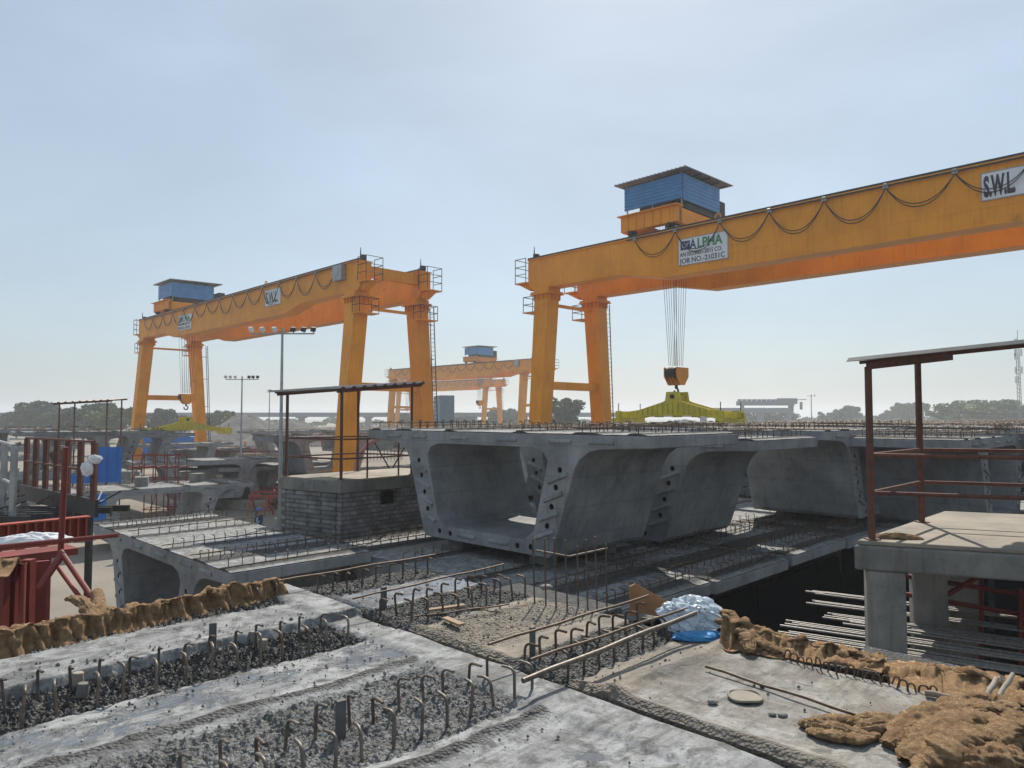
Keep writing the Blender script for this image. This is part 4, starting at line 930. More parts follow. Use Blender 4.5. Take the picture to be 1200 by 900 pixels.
# blue domes, container, flood light masts
bx = PD(201, 510, 92)
t = thing('blue_tarpaulin', 'blue tarpaulin hump left of the far yellow lifting beam', 'tarpaulin', (bx.x, bx.y, 0), .25)
mb = MB(); pr = [(-3, 0)]+[(-3*math.cos(a)*(1+.05*math.sin(5*a)), 2.9+1.0*math.sin(a)+.12*math.sin(7*a)) for a in [i*math.pi/16 for i in range(17)]]+[(3, 0)]
mb.prism(pr, -1.6, 1.6, 'y'); obj('tarpaulin', mb, BLUE2, t, 30)
cb = PD(520, 487, 110)
t = thing('site_container', 'pale blue grey site container far behind the left crane leg', 'container', (cb.x, cb.y, 0), .3)
CB = mat('pale_blue_container', (.16, .24, .30), .6, amt=.2)
mb = MB(); mb.box((0, 0, 4.6), (2.2, 5, 9.0)); obj('container_body', mb, CB, t)
mb = MB()
for i in range(9): mb.box((-1.0+i*.25, -2.51, 4.6), (.06, .04, 8.6))
obj('rib', mb, CB, t)
def flood_mast(label, px, ytop, Y, lamps, arm=1.6, r=.11):
    p = PD(px, 487, Y); top = PD(px, ytop, Y).z; t = thing('flood_light_mast', label, 'light mast', (p.x, p.y, 0), 0, 'flood light masts')
    mb = MB(); mb.sweep([(0, 0, 0), (0, 0, top)], [r, r*.5], 10); mb.box((0, 0, .02), (.5, .5, .04)); obj('pole', mb, GALV, t, 40)
    if lamps:
        mb = MB(); mb.beam((-arm, 0, top-.05), (arm, 0, top-.05), .07, .07); mb.beam((0, 0, top-.3), (0, 0, top+.25), .1, .1); obj('cross_arm', mb, GALV, t)
        for x in lamps:
            mb = MB(); R = Matrix.Rotation(.6 if x > 0 else -.5, 3, 'Z')@Matrix.Rotation(.5, 3, 'X'); mb.box((x*arm, -.12, top+.18), (.26, .13, .24), R=R); mb.beam((x*arm, 0, top-.02), (x*arm, -.05, top+.1), .05, .05)
            l = obj('lamp_head', mb, DSTEEL if x > -.2 else WHITE, t)
    return t
flood_mast('tall flood light mast in front of the left crane girder, lamps both ways', 329.5, 390, 39.0, (-.95, -.6, -.22, .35, .68, .98), 1.75, .13)
flood_mast('flood light mast with six small lamps below the left crane', 283, 444, 66, (-.98, -.7, -.4, .45, .7, .98), 1.5)
flood_mast('thin distant light pole between the two masts', 315.5, 459, 105, (-.3, .3), .5)
flood_mast('distant lone light pole right of the flyover works', 951, 464, 170, (-.8, 0, .8), 1.0, .16)
# communication mast at the right edge
p = PD(1195, 480, 150); t = thing('lattice_mast', 'grey lattice communication mast at the right edge', 'mast', (p.x, p.y, 0))
top = PD(1195, 392, 150).z; mb = MB()
for a in (0, 2.09, 4.19):
    mb.tube((.45*math.cos(a), .45*math.sin(a), 0), (.3*math.cos(a), .3*math.sin(a), top-3), .07, 5)
for k in range(22):
    z = k*.8; 
    for a in (0, 2.09, 4.19): mb.tube((.42*math.cos(a), .42*math.sin(a), z), (.42*math.cos(a+2.09), .42*math.sin(a+2.09), z+.8), .03, 4)
mb.tube((0, 0, top-3.5), (0, 0, top+1), .06, 5); obj('lattice_frame', mb, GALV, t)
for k, z in enumerate((top-1.6, top-3.8, top-4.6, top-7.5, top-9.5)): mb = MB(); mb.box((.5 if k % 2 else -.45, -.3, z), (.3, .2, 1.5)); mb.box((-.3, .4, z), (.3, .2, 1.4)); obj('antenna_panel', mb, WHITE, t)
# ---------------------------------------------------------------- people
def person(label, p, h, ang, shirt, legs, vestm, helm, stride=.12):
    t = thing('person', label, 'person', p, ang); s = h/1.72
    SK = mat('skin', (.22, .12, .075), .6, amt=.1)
    def skin(name, pts, edges, rad, m, par):
        me = bpy.data.meshes.new(name); me.from_pydata([(x*s, y*s, z*s) for x, y, z in pts], edges, []); o = link(name, me, par)
        sk = o.modifiers.new('skin', 'SKIN'); sk.use_smooth_shade = True
        for i, r in enumerate(rad): me.skin_vertices[0].data[i].radius = (r[0]*s, r[1]*s)
        me.skin_vertices[0].data[0].use_root = True
        o.modifiers.new('sub', 'SUBSURF').levels = 2; me.materials.append(m); return o
    pts = [(0, 0, .95), (0, 0, 1.15), (0, 0, 1.38), (0, 0, 1.46), (0, .01, 1.52), (0, .015, 1.62), (0, .01, 1.69),
           (-.17, 0, 1.40), (-.23, .02, 1.14), (-.18, .16, .98), (-.15, .22, .94), (.17, 0, 1.40), (.24, .0, 1.12), (.22, .12, .92), (.21, .16, .86),
           (-.09, 0, .9), (-.10, stride*.6, .50), (-.11, stride*.2, .09), (-.11, stride*.2+.14, .05), (.09, 0, .9), (.10, -stride*.3, .50), (.11, -stride, .09), (.11, -stride+.14, .05)]
    ed = [(0, 1), (1, 2), (2, 3), (3, 4), (4, 5), (5, 6), (2, 7), (7, 8), (8, 9), (9, 10), (2, 11), (11, 12), (12, 13), (13, 14), (0, 15), (15, 16), (16, 17), (17, 18), (0, 19), (19, 20), (20, 21), (21, 22)]
    rad = [(.13, .1), (.13, .1), (.13, .09), (.055, .055), (.055, .06), (.08, .095), (.06, .07), (.06, .06), (.045, .045), (.035, .035), (.035, .025), (.06, .06), (.045, .045), (.035, .035), (.035, .025), (.08, .09), (.06, .065), (.04, .045), (.04, .035), (.08, .09), (.06, .065), (.04, .045), (.04, .035)]
    b = skin('body', pts, ed, rad, SK, t)
    skin('shirt', [pts[0], pts[1], pts[2], pts[7], pts[8], pts[9], pts[11], pts[12], pts[13]], [(0, 1), (1, 2), (2, 3), (3, 4), (4, 5), (2, 6), (6, 7), (7, 8)], [(.145, .115), (.145, .115), (.14, .1), (.075, .075), (.06, .06), (.045, .045), (.075, .075), (.06, .06), (.045, .045)], shirt, t)
    skin('trousers', [pts[0], pts[15], pts[16], pts[17], pts[19], pts[20], pts[21]], [(0, 1), (1, 2), (2, 3), (0, 4), (4, 5), (5, 6)], [(.14, .11), (.095, .1), (.075, .08), (.06, .065), (.095, .1), (.075, .08), (.06, .065)], legs, t)
    skin('vest', [(0, 0, 1.0), (0, 0, 1.2), (0, 0, 1.41)], [(0, 1), (1, 2)], [(.165, .13), (.165, .13), (.12, .10)], vestm, t)
    mb = MB(); n = 14; rings = []
    for k in range(6):
        a = k*math.pi/10; rings.append((math.cos(a)*.125, math.sin(a)*.13))
    vs_ = [(r*math.cos(2*math.pi*j/n)*.9, r*math.sin(2*math.pi*j/n)*1.1, 1.635+z) for r, z in rings for j in range(n)]
    fs = [(i*n+j, i*n+(j+1) % n, (i+1)*n+(j+1) % n, (i+1)*n+j) for i in range(5) for j in range(n)]; fs.append(tuple(5*n+j for j in range(n)))
    mb.add([(x*s, y*s, z*s) for x, y, z in vs_], fs); mb.box((0, .12*s, 1.64*s), (.2*s, .12*s, .015)); obj('helmet', mb, helm, t, 60)
    for yy in (.105, ):
        mb = MB()
        for x in (-.035, .035): mb.tube((x*s, .108*s, 1.595*s), (x*s, .118*s, 1.595*s), .012*s, 8)
        obj('eye', mb, DSTEEL, t)
NAVYC = mat('navy_cloth', (.015, .03, .10), .8, amt=.2); GREYC = mat('dark_cloth', (.03, .03, .035), .85, amt=.2); HIVIS = mat('hi_vis_cloth', (.45, .55, .05), .7, amt=.2); PALEB = mat('pale_blue_vest', (.30, .42, .62), .7, amt=.3, scale=12)
HB = mat('blue_helmet', (.03, .14, .45), .3, amt=.05); HW = mat('white_helmet', (.7, .7, .68), .3, amt=.05); KH = mat('khaki_cloth', (.30, .26, .17), .85, amt=.2); HO = mat('orange_vest', (.75, .16, .02), .7, amt=.2)
p = P(303, 640, 0); person('worker in navy clothes and blue helmet standing behind the low left segment', p, 1.74, 2.6, NAVYC, NAVYC, PALEB, HB)
p = P(315, 574.5, 0); person('worker in yellow green vest walking beyond the tall light mast', p, 1.72, .6, KH, GREYC, HIVIS, HW)
for i, (px, py, l) in enumerate(((287, 527, 'distant worker in orange vest near the aggregate heaps'), (316, 529, 'distant worker in orange vest right of the mast'))): p = P(px, py, 0); person(l, p, 1.72, 1.2*i, HO, GREYC, HO, HW)
# hoop and reel seen through the canopy posts
p = PD(458, 552, 33); t = thing('hose_reel', 'large pinkish hoop standing behind the hut canopy', 'hoop', (p.x, p.y, p.z-2.9), .3)
mb = MB(); mb.sweep([(1.6*math.cos(a), 0, 2.9+1.6*math.sin(a)) for a in [i*math.pi/20 for i in range(41)]], .1, 8); obj('rim', mb, mat('pink_hose', (.40, .17, .14), .6, amt=.2), t, 50)
mb = MB()
for a in (0, 1.05, 2.09): mb.beam((1.55*math.cos(a), 0, 2.9+1.55*math.sin(a)), (-1.55*math.cos(a), 0, 2.9-1.55*math.sin(a)), .06, .06)
mb.beam((0, .1, 2.9), (-.6, .6, -2.0), .1, .1); mb.beam((0, .1, 2.9), (.6, .6, -2.0), .1, .1); obj('spoke', mb, DSTEEL, t)
# long steel beds lying on the yard floor between the heaps and the workers
for i, (py, z, n) in enumerate(((530, .5, 1), (537, .5, 1), (545, .45, 1), (552, .6, 1), (560, .5, 1))):
    a = P(262, py, z); mb = MB(); mb.box((0, 0, -.25), (1.2, 16, .5)); mb.box((.5, 0, .1), (.1, 15.8, .2)); mb.box((-.5, 0, .1), (.1, 15.8, .2))
    o = obj('casting_bed_rail', mb, [RUST, CONCD, WOOD][i % 3], None, loc=(a.x+2, a.y, a.z), rz=YAW+.75+.02*i)
    tag(o, ['brown', 'grey', 'tan', 'dark brown', 'weathered grey'][i]+' long bed beam lying on the yard floor, '+['farthest', 'second farthest', 'middle', 'second nearest', 'nearest'][i]+' of the row', 'bed beam', 'long beams on the yard floor')
for i, (px, py, w_, l) in enumerate(((322, 590, 3.4, 'pale concrete curb block lying behind the trestles'), (278, 596, 5.0, 'long pale concrete beam left of the trestles'), (340, 566, 4.0, 'grey concrete block behind the masonry hut corner'))):
    a = P(px, py, 0); mb = MB(); mb.box((0, 0, .3), (w_, .9, .6)); o = obj('concrete_beam', mb, CONCL if i < 2 else CONCD, None, loc=a, rz=-.5); bevel(o, .03); tag(o, l, 'concrete beam')

# reinforcement cages and stock lying about the left part of the yard
def cage(label, px, py, L_, wd, h, ang, m=REBAR, z=0.05):
    p = P(px, py, z); rr = random.Random(px*3+py); mb = MB()
    n = int(L_/.45)
    for i in range(n+1):
        x = -L_/2+L_*i/n
        mb.sweep([(x, -wd/2, 0), (x, -wd/2, h+rr.uniform(-.1, .1)), (x, wd/2, h+rr.uniform(-.1, .1)), (x, wd/2, 0)], .022, 4)
    for k in range(6):
        zz = h*(k % 3+.5)/3; y = -wd/2 if k < 3 else wd/2; mb.tube((-L_/2-.3, y, zz), (L_/2+.3, y, zz), .022, 4)
    for k in range(4): mb.tube((-L_/2, -wd/2+wd*k/3, h), (L_/2, -wd/2+wd*k/3, h), .022, 4)
    o = obj('rebar_cage', mb, m, None, loc=p, rz=ang); tag(o, label, 'rebar cage', 'rebar cages in the left yard')
def stack(label, px, py, L_, n, ang, m=WOOD, s=.16, cat='timber stack', name='timber_stack'):
    p = P(px, py, .02); rr = random.Random(px+py); mb = MB()
    for k in range(3):
        for i in range(n): mb.box((rr.uniform(-.15, .15), (i-n/2)*s*1.1, .1+k*s*1.05), (L_, s*.95, s*.95))
    o = obj(name, mb, m, None, loc=p, rz=ang); tag(o, label, cat, cat+'s in the left yard')
for a in (('rebar cage far left behind the railings', 18, 540, 9, 2.2, 1.5, .3), ('second rebar cage behind the rusty railings', 60, 530, 9, 2.4, 1.6, .15), ('rebar cage left of the blue sheet', 92, 548, 7, 2.2, 1.3, .4), ('long low rebar cage beyond the cubes', 175, 548, 10, 2.2, 1.2, .1),
          ('rebar cage right of the far yellow lifting beam', 265, 523, 11, 2.5, 1.5, .2, RUST), ('rebar cage below the tallest aggregate heap', 300, 518, 14, 3, 1.6, .1, RUST), ('rebar cage between the light mast and the hut canopy', 345, 524, 14, 3, 1.7, .15, RUST), ('rebar cage just above the orange trestles', 318, 545, 8, 2.2, 1.3, .5), ('rusty cage left of the flagged worker', 262, 534, 9, 2.2, 1.4, .35, RUST), ('rebar cage behind the hut handrail', 430, 540, 9, 2.4, 1.8, .2, RUST), ('rebar cage seen below the far segment at left', 190, 533, 9, 2, 1.2, .2, RUST), ('flat rusty mat beside the man in navy', 278, 585, 5, 2, .35, .7, RUST)): cage(*a)
for a in (('timber stack left of the tall light mast', 305, 535, 6, 7, .3), ('timber stack right of the tall light mast', 340, 540, 7, 6, .1), ('timber stack near the cubes', 240, 552, 5, 6, .5), ('timber stack behind the rusty railings at the left', 40, 562, 5, 7, .2), ('small timber stack near the trestles', 322, 572, 3, 5, -.4)): stack(*a)
for a in (('stack of red steel shutters below the aggregate heaps', 330, 516, 9, 5, .15, ORED), ('stack of red steel shutters at the foot of the far light mast', 284, 530, 5, 5, .4, RED), ('stack of grey steel shutters behind the distant workers', 265, 514, 12, 6, .1, DSTEEL)): stack(a[0], *a[1:], .22, 'steel stack', 'shutter_stack')
# added near-black panels that deepen the shade under the lower layer
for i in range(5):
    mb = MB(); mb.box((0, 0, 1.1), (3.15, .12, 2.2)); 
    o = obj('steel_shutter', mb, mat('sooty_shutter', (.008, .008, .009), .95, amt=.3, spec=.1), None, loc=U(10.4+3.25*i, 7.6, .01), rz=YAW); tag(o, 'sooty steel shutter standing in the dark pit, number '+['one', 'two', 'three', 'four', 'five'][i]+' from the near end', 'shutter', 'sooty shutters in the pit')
for i in range(5):  # more added panels, blacking out the far side of the pit
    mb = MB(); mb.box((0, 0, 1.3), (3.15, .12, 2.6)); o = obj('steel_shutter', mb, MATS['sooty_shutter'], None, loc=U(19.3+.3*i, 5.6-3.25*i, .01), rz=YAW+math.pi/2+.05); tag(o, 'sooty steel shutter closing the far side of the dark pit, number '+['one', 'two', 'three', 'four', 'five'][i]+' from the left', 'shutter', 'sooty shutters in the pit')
mb = MB(); mb.add([(*U(5.6, 7.5).xy, .004), (*U(5.6, -9).xy, .004), (*U(32, -9).xy, .004), (*U(32, 7.5).xy, .004)], [(0, 1, 2, 3)])  # added dark sheet over the ground, painting the shade of the pit
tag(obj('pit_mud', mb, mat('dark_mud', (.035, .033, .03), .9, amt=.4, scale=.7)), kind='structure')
# ---------------------------------------------------------------- aggregate heaps, trees, flyover
def heap(label, px, Y, h, r, seed):
    p = PD(px, 487, Y); n = 40; mb = MB(); vs_ = [(0, 0, h)]; K = 14
    for k in range(1, K+1):
        for j in range(n):
            a = 2*math.pi*j/n; rr_ = r*k/K*(1+.12*math.sin(3*a+seed)+.06*math.sin(7*a+seed)); zz = h*(1-k/K)**1.0*(1+.05*math.sin(5*a+k))-(0.35*h*math.exp(-k*1.6)); vs_.append((rr_*math.cos(a), rr_*math.sin(a), max(zz, 0) if k < K else -.05))
    vs_[0] = (0, 0, h*.86); fs = [(0, 1+j, 1+(j+1) % n) for j in range(n)]
    for k in range(K-1):
        for j in range(n): fs.append((1+k*n+j, 1+(k+1)*n+j, 1+(k+1)*n+(j+1) % n, 1+k*n+(j+1) % n))
    mb.add(vs_, fs); o = obj('aggregate_heap', mb, GRAVEL, None, 60, loc=(p.x, p.y, 0)); return tag(o, label, 'aggregate heap', 'aggregate heaps')
heap('grey aggregate heap directly right of the left crane legs', 287, 150, 7.0, 13, 1)
heap('broad low aggregate heap to the right of the tallest heap', 342, 150, 5.6, 14, 2)
heap('small aggregate heap between the two larger ones, farther off', 312, 165, 5.2, 10, 3)
LEAF = mat('leaf_green', (.075, .12, .04), .7, col2=(.035, .06, .022), scale=.4, rvar=.1); LEAF2 = mat('leaf_yellow_green', (.16, .20, .045), .7, col2=(.07, .10, .025), scale=.4)
BARK = mat('bark', (.12, .09, .065), .9, amt=.3)
def make_tree(seed, h=9.0, wd=5.0, nleaf=3800, leaf=.42, flat=.65, m=LEAF, clumps=26, trunk_f=.35):
    rr = np.random.RandomState(seed); r2 = random.Random(seed)
    t = bpy.data.objects.new('broadleaf_tree', None); COL.objects.link(t)
    mb = MB(); mb.sweep([(0, 0, 0), (.1, .05, h*.25), (-.05, .1, h*.45), (.1, 0, h*.7)], [.32, .25, .18, .07], 8)
    cl = []
    for i in range(clumps):
        a = r2.uniform(0, 6.28); rad = wd*math.sqrt(r2.random())*.85; z = h*(trunk_f+(1-trunk_f)*r2.random()**.7*(1-.35*(rad/wd)**2)); cl.append((rad*math.cos(a), rad*math.sin(a), z*.93, r2.uniform(.55, 1.15)*wd*.28))
        if i % 2 == 0: mb.sweep([(0, 0, h*r2.uniform(.25, .5)), (rad*.5*math.cos(a), rad*.5*math.sin(a), z*.75), (rad*math.cos(a), rad*math.sin(a), z*.9)], [.12, .08, .03], 5)
    link('trunk', mb.mesh('trunk', BARK, 50), t)
    V = []; F = []
    for i in range(nleaf):
        c = cl[rr.randint(len(cl))]; d = rr.normal(size=3); d /= np.linalg.norm(d); q = np.array(c[:3])+d*c[3]*rr.uniform(.55, 1.08)*np.array([1, 1, flat])
        if q[2] < h*trunk_f*.75: continue
        a = rr.normal(size=3); a /= np.linalg.norm(a); b = np.cross(a, rr.normal(size=3)); b /= np.linalg.norm(b); s = leaf*rr.uniform(.6, 1.4)
        n = len(V); V += [tuple(q-a*s), tuple(q+b*s*.6), tuple(q+a*s), tuple(q-b*s*.6)]; F.append((n, n+1, n+2, n+3))
    me = bpy.data.meshes.new('crown'); me.from_pydata(V, [], F); me.materials.append(m); link('crown', me, t)
    return t
TP = [make_tree(1), make_tree(2, 8, 6, m=LEAF), make_tree(3, 9, 6.5, m=LEAF2, flat=.5), make_tree(4, 10, 4, 2300, .4, .8)]
first = [True]*4
def tree(px, ytop, Y, k, ws, label):
    p = PD(px, 487, Y); hh = PD(px, ytop, Y).z; o = TP[k] if first[k] else copy_tree(TP[k]); first[k] = False
    s = hh/[9, 8, 9, 10][k]; o.location = (p.x, p.y, 0); o.scale = (s*ws, s*ws, s); o.rotation_euler = (0, 0, px*.7)
    for c in COL.objects:
        pass
    tag(o, label, 'tree', 'trees behind the yard')
TR = [(42, 468, 190, 0, 1.1, 'tall broad tree left of the left canopy'), (20, 482, 195, 1, .8, 'low bush like tree nearest the left edge'), (72, 479, 190, 1, 1.0, 'low tree between the left canopy posts'), (98, 478, 170, 1, 1.0, 'round tree behind the middle of the left canopy'), (122, 470, 175, 0, 1.0, 'tall tree rising behind the left canopy roof'), (143, 476, 160, 2, 1.0, 'yellow green tree left of the left crane leg'), (112, 483, 165, 2, .9, 'yellow green bush in front of the canopy trees'),
      (188, 477, 185, 0, .9, 'round dark tree between the left crane legs'), (205, 486, 190, 1, .8, 'low tree right of the one between the crane legs'), (262, 480, 180, 2, .75, 'tree behind the tallest aggregate heap'), (247, 486, 190, 1, .6, 'small tree beside the left crane ladder'),
      (660, 457, 150, 3, .95, 'airy tree right of the distant crane leg'), (640, 470, 160, 3, .8, 'thin tree behind the right crane near leg'), (590, 478, 260, 1, .9, 'hazy tree right of the distant crane'), (605, 482, 270, 1, .8, 'low hazy tree beside the distant crane leg'), (470, 484, 260, 1, .8, 'low hazy tree behind the left crane leg'), (545, 484, 300, 1, 1.0, 'hazy low tree behind the distant crane'),
      (897, 477, 300, 0, 1.0, 'hazy tree in front of the flyover works'), (880, 482, 300, 1, 1.0, 'hazy bush below the flyover works'), (915, 481, 300, 1, 1.2, 'hazy bush right of the flyover works'), (966, 480, 320, 3, .9, 'tiny lone hazy tree right of the light pole'), (985, 480, 300, 1, .6, 'small hazy tree left of the right canopy'), (996, 474, 300, 0, .8, 'hazy tree just left of the canopy post'), (1040, 481, 320, 1, .6, 'small hazy tree between the canopy posts'), (1060, 471, 310, 2, .7, 'round hazy tree left of the rear canopy post'), (1076, 470, 300, 0, .7, 'tall hazy tree behind the rear canopy post'),
      (1140, 468, 230, 2, 1.5, 'broad spreading tree at the right, low and wide'), (1165, 467, 235, 2, 1.4, 'broad tree crown right of the spreading one'), (1195, 472, 235, 1, 1.5, 'dark tree at the foot of the lattice mast'), (1120, 478, 235, 1, .9, 'low tree left of the broad spreading tree')]
for a in TR: tree(*a)
tl = MB(); rr = np.random.RandomState(4)
V = []; F = []
for i in range(16000):
    px = rr.uniform(-60, 1280); Y = rr.uniform(330, 420); base_h = (1.2 if px < 860 else 3.0)+2.6*vnoise(np.array([px/28.0]), np.array([1.0]), 3)[0]+2*vnoise(np.array([px/9.0]), np.array([5.0]), 4)[0]
    x = (px-600)/840*Y; q = np.array([x, Y, rr.uniform(.3, 1)**.6*base_h]); a = rr.normal(size=3); a /= np.linalg.norm(a); b = np.cross(a, rr.normal(size=3)); b /= np.linalg.norm(b); s = rr.uniform(.5, 1.3)
    n = len(V); V += [tuple(q-a*s), tuple(q+b*s*.7), tuple(q+a*s), tuple(q-b*s*.7)]; F.append((n, n+1, n+2, n+3))
me = bpy.data.meshes.new('tree_line'); me.from_pydata(V, [], F); me.materials.append(LEAF); tag(link('tree_line', me), 'far hazy belt of low trees along the horizon', 'tree belt', kind='stuff')
# flyover
VIA = mat('viaduct_concrete', (.17, .20, .23), .8, amt=.2)
t = thing('elevated_viaduct', 'long pale viaduct running across the horizon', 'viaduct', (0, 300, 0))
mb = MB(); mb.box((-134, 0, 6.2), (432, 9, 1.2)); mb.box((-134, -4.4, 7.1), (432, .3, .6)); obj('deck', mb, VIA, t)
for x in range(-340, 84, 28): mb = MB(); mb.box((x, 0, 2.6), (2.2, 2.6, 5.2)); mb.box((x, 0, 5.35), (3, 7, .49)); obj('pier', mb, VIA, t)
t = thing('launching_girder', 'hazy launching girder on the unfinished flyover at right of centre', 'launching girder', PD(885, 487, 280).xy.to_3d())
mb = MB(); mb.box((-2, 0, 8.2), (33, 2.5, 1.9)); obj('main_girder', mb, VIA, t)
mb = MB(); mb.box((4, 0, 10.9), (22, 2.5, 1.6))
for i in range(12): mb.box((-6+i*1.9, 0, 12.1), (.9, 2.5, .9))
mb.box((12.5, 0, 11.8), (7, 3, 2.2)); obj('truss', mb, VIA, t)
for x in (-8, 2, 13): mb = MB(); mb.box((x, 0, 4.2), (1.8, 2, 8.4)); obj('pier', mb, VIA, t)
mb = MB(); mb.box((14, 0, 9.3), (1.2, 2.6, 2.0)); mb.box((-5, 0, 9.6), (.8, 2.2, 2.0)); mb.beam((15, 0, 12.2), (20, 0, 12.5), .3, .3); mb.box((18, 0, 10), (.8, .8, 3)); obj('support_leg', mb, VIA, t)
# haze
mb = MB(); mb.b2((-1600, -1600, -1), (1600, 1600, 24)); hz = obj('haze', mb, None and [] or []); tag(hz, 'thin dust haze over the yard', 'haze', kind='stuff')
hm = bpy.data.materials.new('haze_air'); hm.use_nodes = True; t_ = hm.node_tree; t_.nodes.remove(t_.nodes['Principled BSDF']); pv = t_.nodes.new('ShaderNodeVolumePrincipled'); pv.inputs['Density'].default_value = .0009; pv.inputs['Color'].default_value = (.83, .87, .92, 1); pv.inputs['Anisotropy'].default_value = .3
t_.links.new(pv.outputs[0], t_.nodes['Material Output'].inputs['Volume']); hz.data.materials.append(hm)
# ================================================================ foreground decks
def chunk(Uu, Vv, seed=0):
    a = 1-np.abs(fbm(Uu*17, Vv*17, 3, seed, .6)*2-1); b = fbm(Uu*34, Vv*34, 3, seed+4, .6); c = fbm(Uu*6, Vv*6, 3, seed+8)
    d = fbm(Uu*55, Vv*55, 2, seed+14); return a*.7+np.abs(b-.5)*2.2+c*.5+d*.5-1.45
def bump1(x, c, w_): return np.exp(-((x-c)/w_)**2)
def height1(Uu, Vv):
    j = .06*(fbm(Uu*2.3, Vv*2.3, 4, 40)-.5)*2+.03*(fbm(Uu*11, Vv*11, 3, 41)-.5)*2; v = Vv+j
    h = .006*(fbm(Uu*2, Vv*2, 2, 1)-.5)
    s_left = ss(4.685, 4.715, v)                      # raised slurry left of the step
    roughA = ss(4.13, 4.19, v)*(1-ss(4.66, 4.70, v)); roughB = ss(2.60, 2.66, v)*(1-ss(3.46, 3.54, v)); lip1 = bump1(v, 3.60, .065); lip2 = bump1(v, 2.50, .075)
    roughD = ss(5.22, 5.28, v)
    joint = ss(2.72, 2.80, Uu+.05*(fbm(Vv*4, Uu*4, 3, 50)-.5)*2)
    jl = ss(1.2, 1.6, Vv)
    roughR = np.clip(roughA+roughB+roughD, 0, 1)*(1-joint)
    amp = np.where(v > 3.9, .055, .034)
    h = h+.05*s_left-.012*roughA+roughR*chunk(Uu, Vv)*amp+(lip1*.022+lip2*.028)*(1-joint)*(1+.5*(fbm(Uu*14, Vv*14, 3, 60)-.5)*2)+joint*jl*.02*(1+.25*(fbm(Uu*8, Vv*8, 3, 61)-.5))
    h = h+.0015*(fbm(Uu*25, Vv*25, 2, 62)-.5)
    smooth = 1-np.clip(roughR+.75*np.clip(lip1+lip2, 0, 1)*(1-joint), 0, 1)
    R = np.clip(smooth*.95+roughA*.16+roughB*.50*(Vv > 2.0)+.12*(v < 2.4)*0, 0, 1)
    wetz = np.clip((ss(3.64, 3.76, v)*(1-ss(4.08, 4.16, v)))*.56+ss(0, 1, (2.42-v)*3)*.50*(1-joint)+s_left*.40*(1-roughD), 0, 1)*(1-joint*.7)
    tanz = np.clip(joint*.35*(Vv < 4.6)+.25*(v < 1.2), 0, 1)
    return h, R, wetz, tanz
def height2(Uu, Vv):
    j = .05*(fbm(Uu*2.6, Vv*2.6, 4, 80)-.5)*2+.03*(fbm(Uu*12, Vv*12, 3, 81)-.5)*2; v = Vv+j
    h = .02*(fbm(Uu*3, Vv*3, 4, 82)-.5)
    rA = ss(4.1, 4.2, v)*(1-ss(4.72, 4.8, v)); rB = ss(2.62, 2.7, v)*(1-ss(3.12, 3.2, v)); rD = ss(5.25, 5.3, v); rC = ss(3.35, 3.5, v)*(1-ss(4.0, 4.1, v))*.55; lip = bump1(v, 2.38, .06)
    near = 1-ss(3.15, 3.26, Uu+.05*(fbm(Vv*5, Uu*3, 3, 84)-.5)*2)
    rr_ = np.clip(rA+rB+rC+rD, 0, 1)
    h = h+rr_*chunk(Uu, Vv, 5)*.034+lip*.035+near*.028+.012*ss(4.2, 4.35, Uu)*(fbm(Uu*10, Vv*10, 3, 85))
    R = np.clip(.8-rr_*.75-near*.6+.3*near*(fbm(Uu*4, Vv*4, 2, 86)), 0, 1)
    tanz = np.clip(.75*(1-rr_*.6)*(v < 4.15)+.55*rC, 0, 1); tanz = np.where(v < 2.3, .55+.3*(fbm(Uu*1.5, Vv*1.5, 2, 87)-.5), tanz)
    wetz = np.clip(.25+.5*(v > 4.8), 0, 1)*(1-rr_)
    return h, R, wetz, tanz
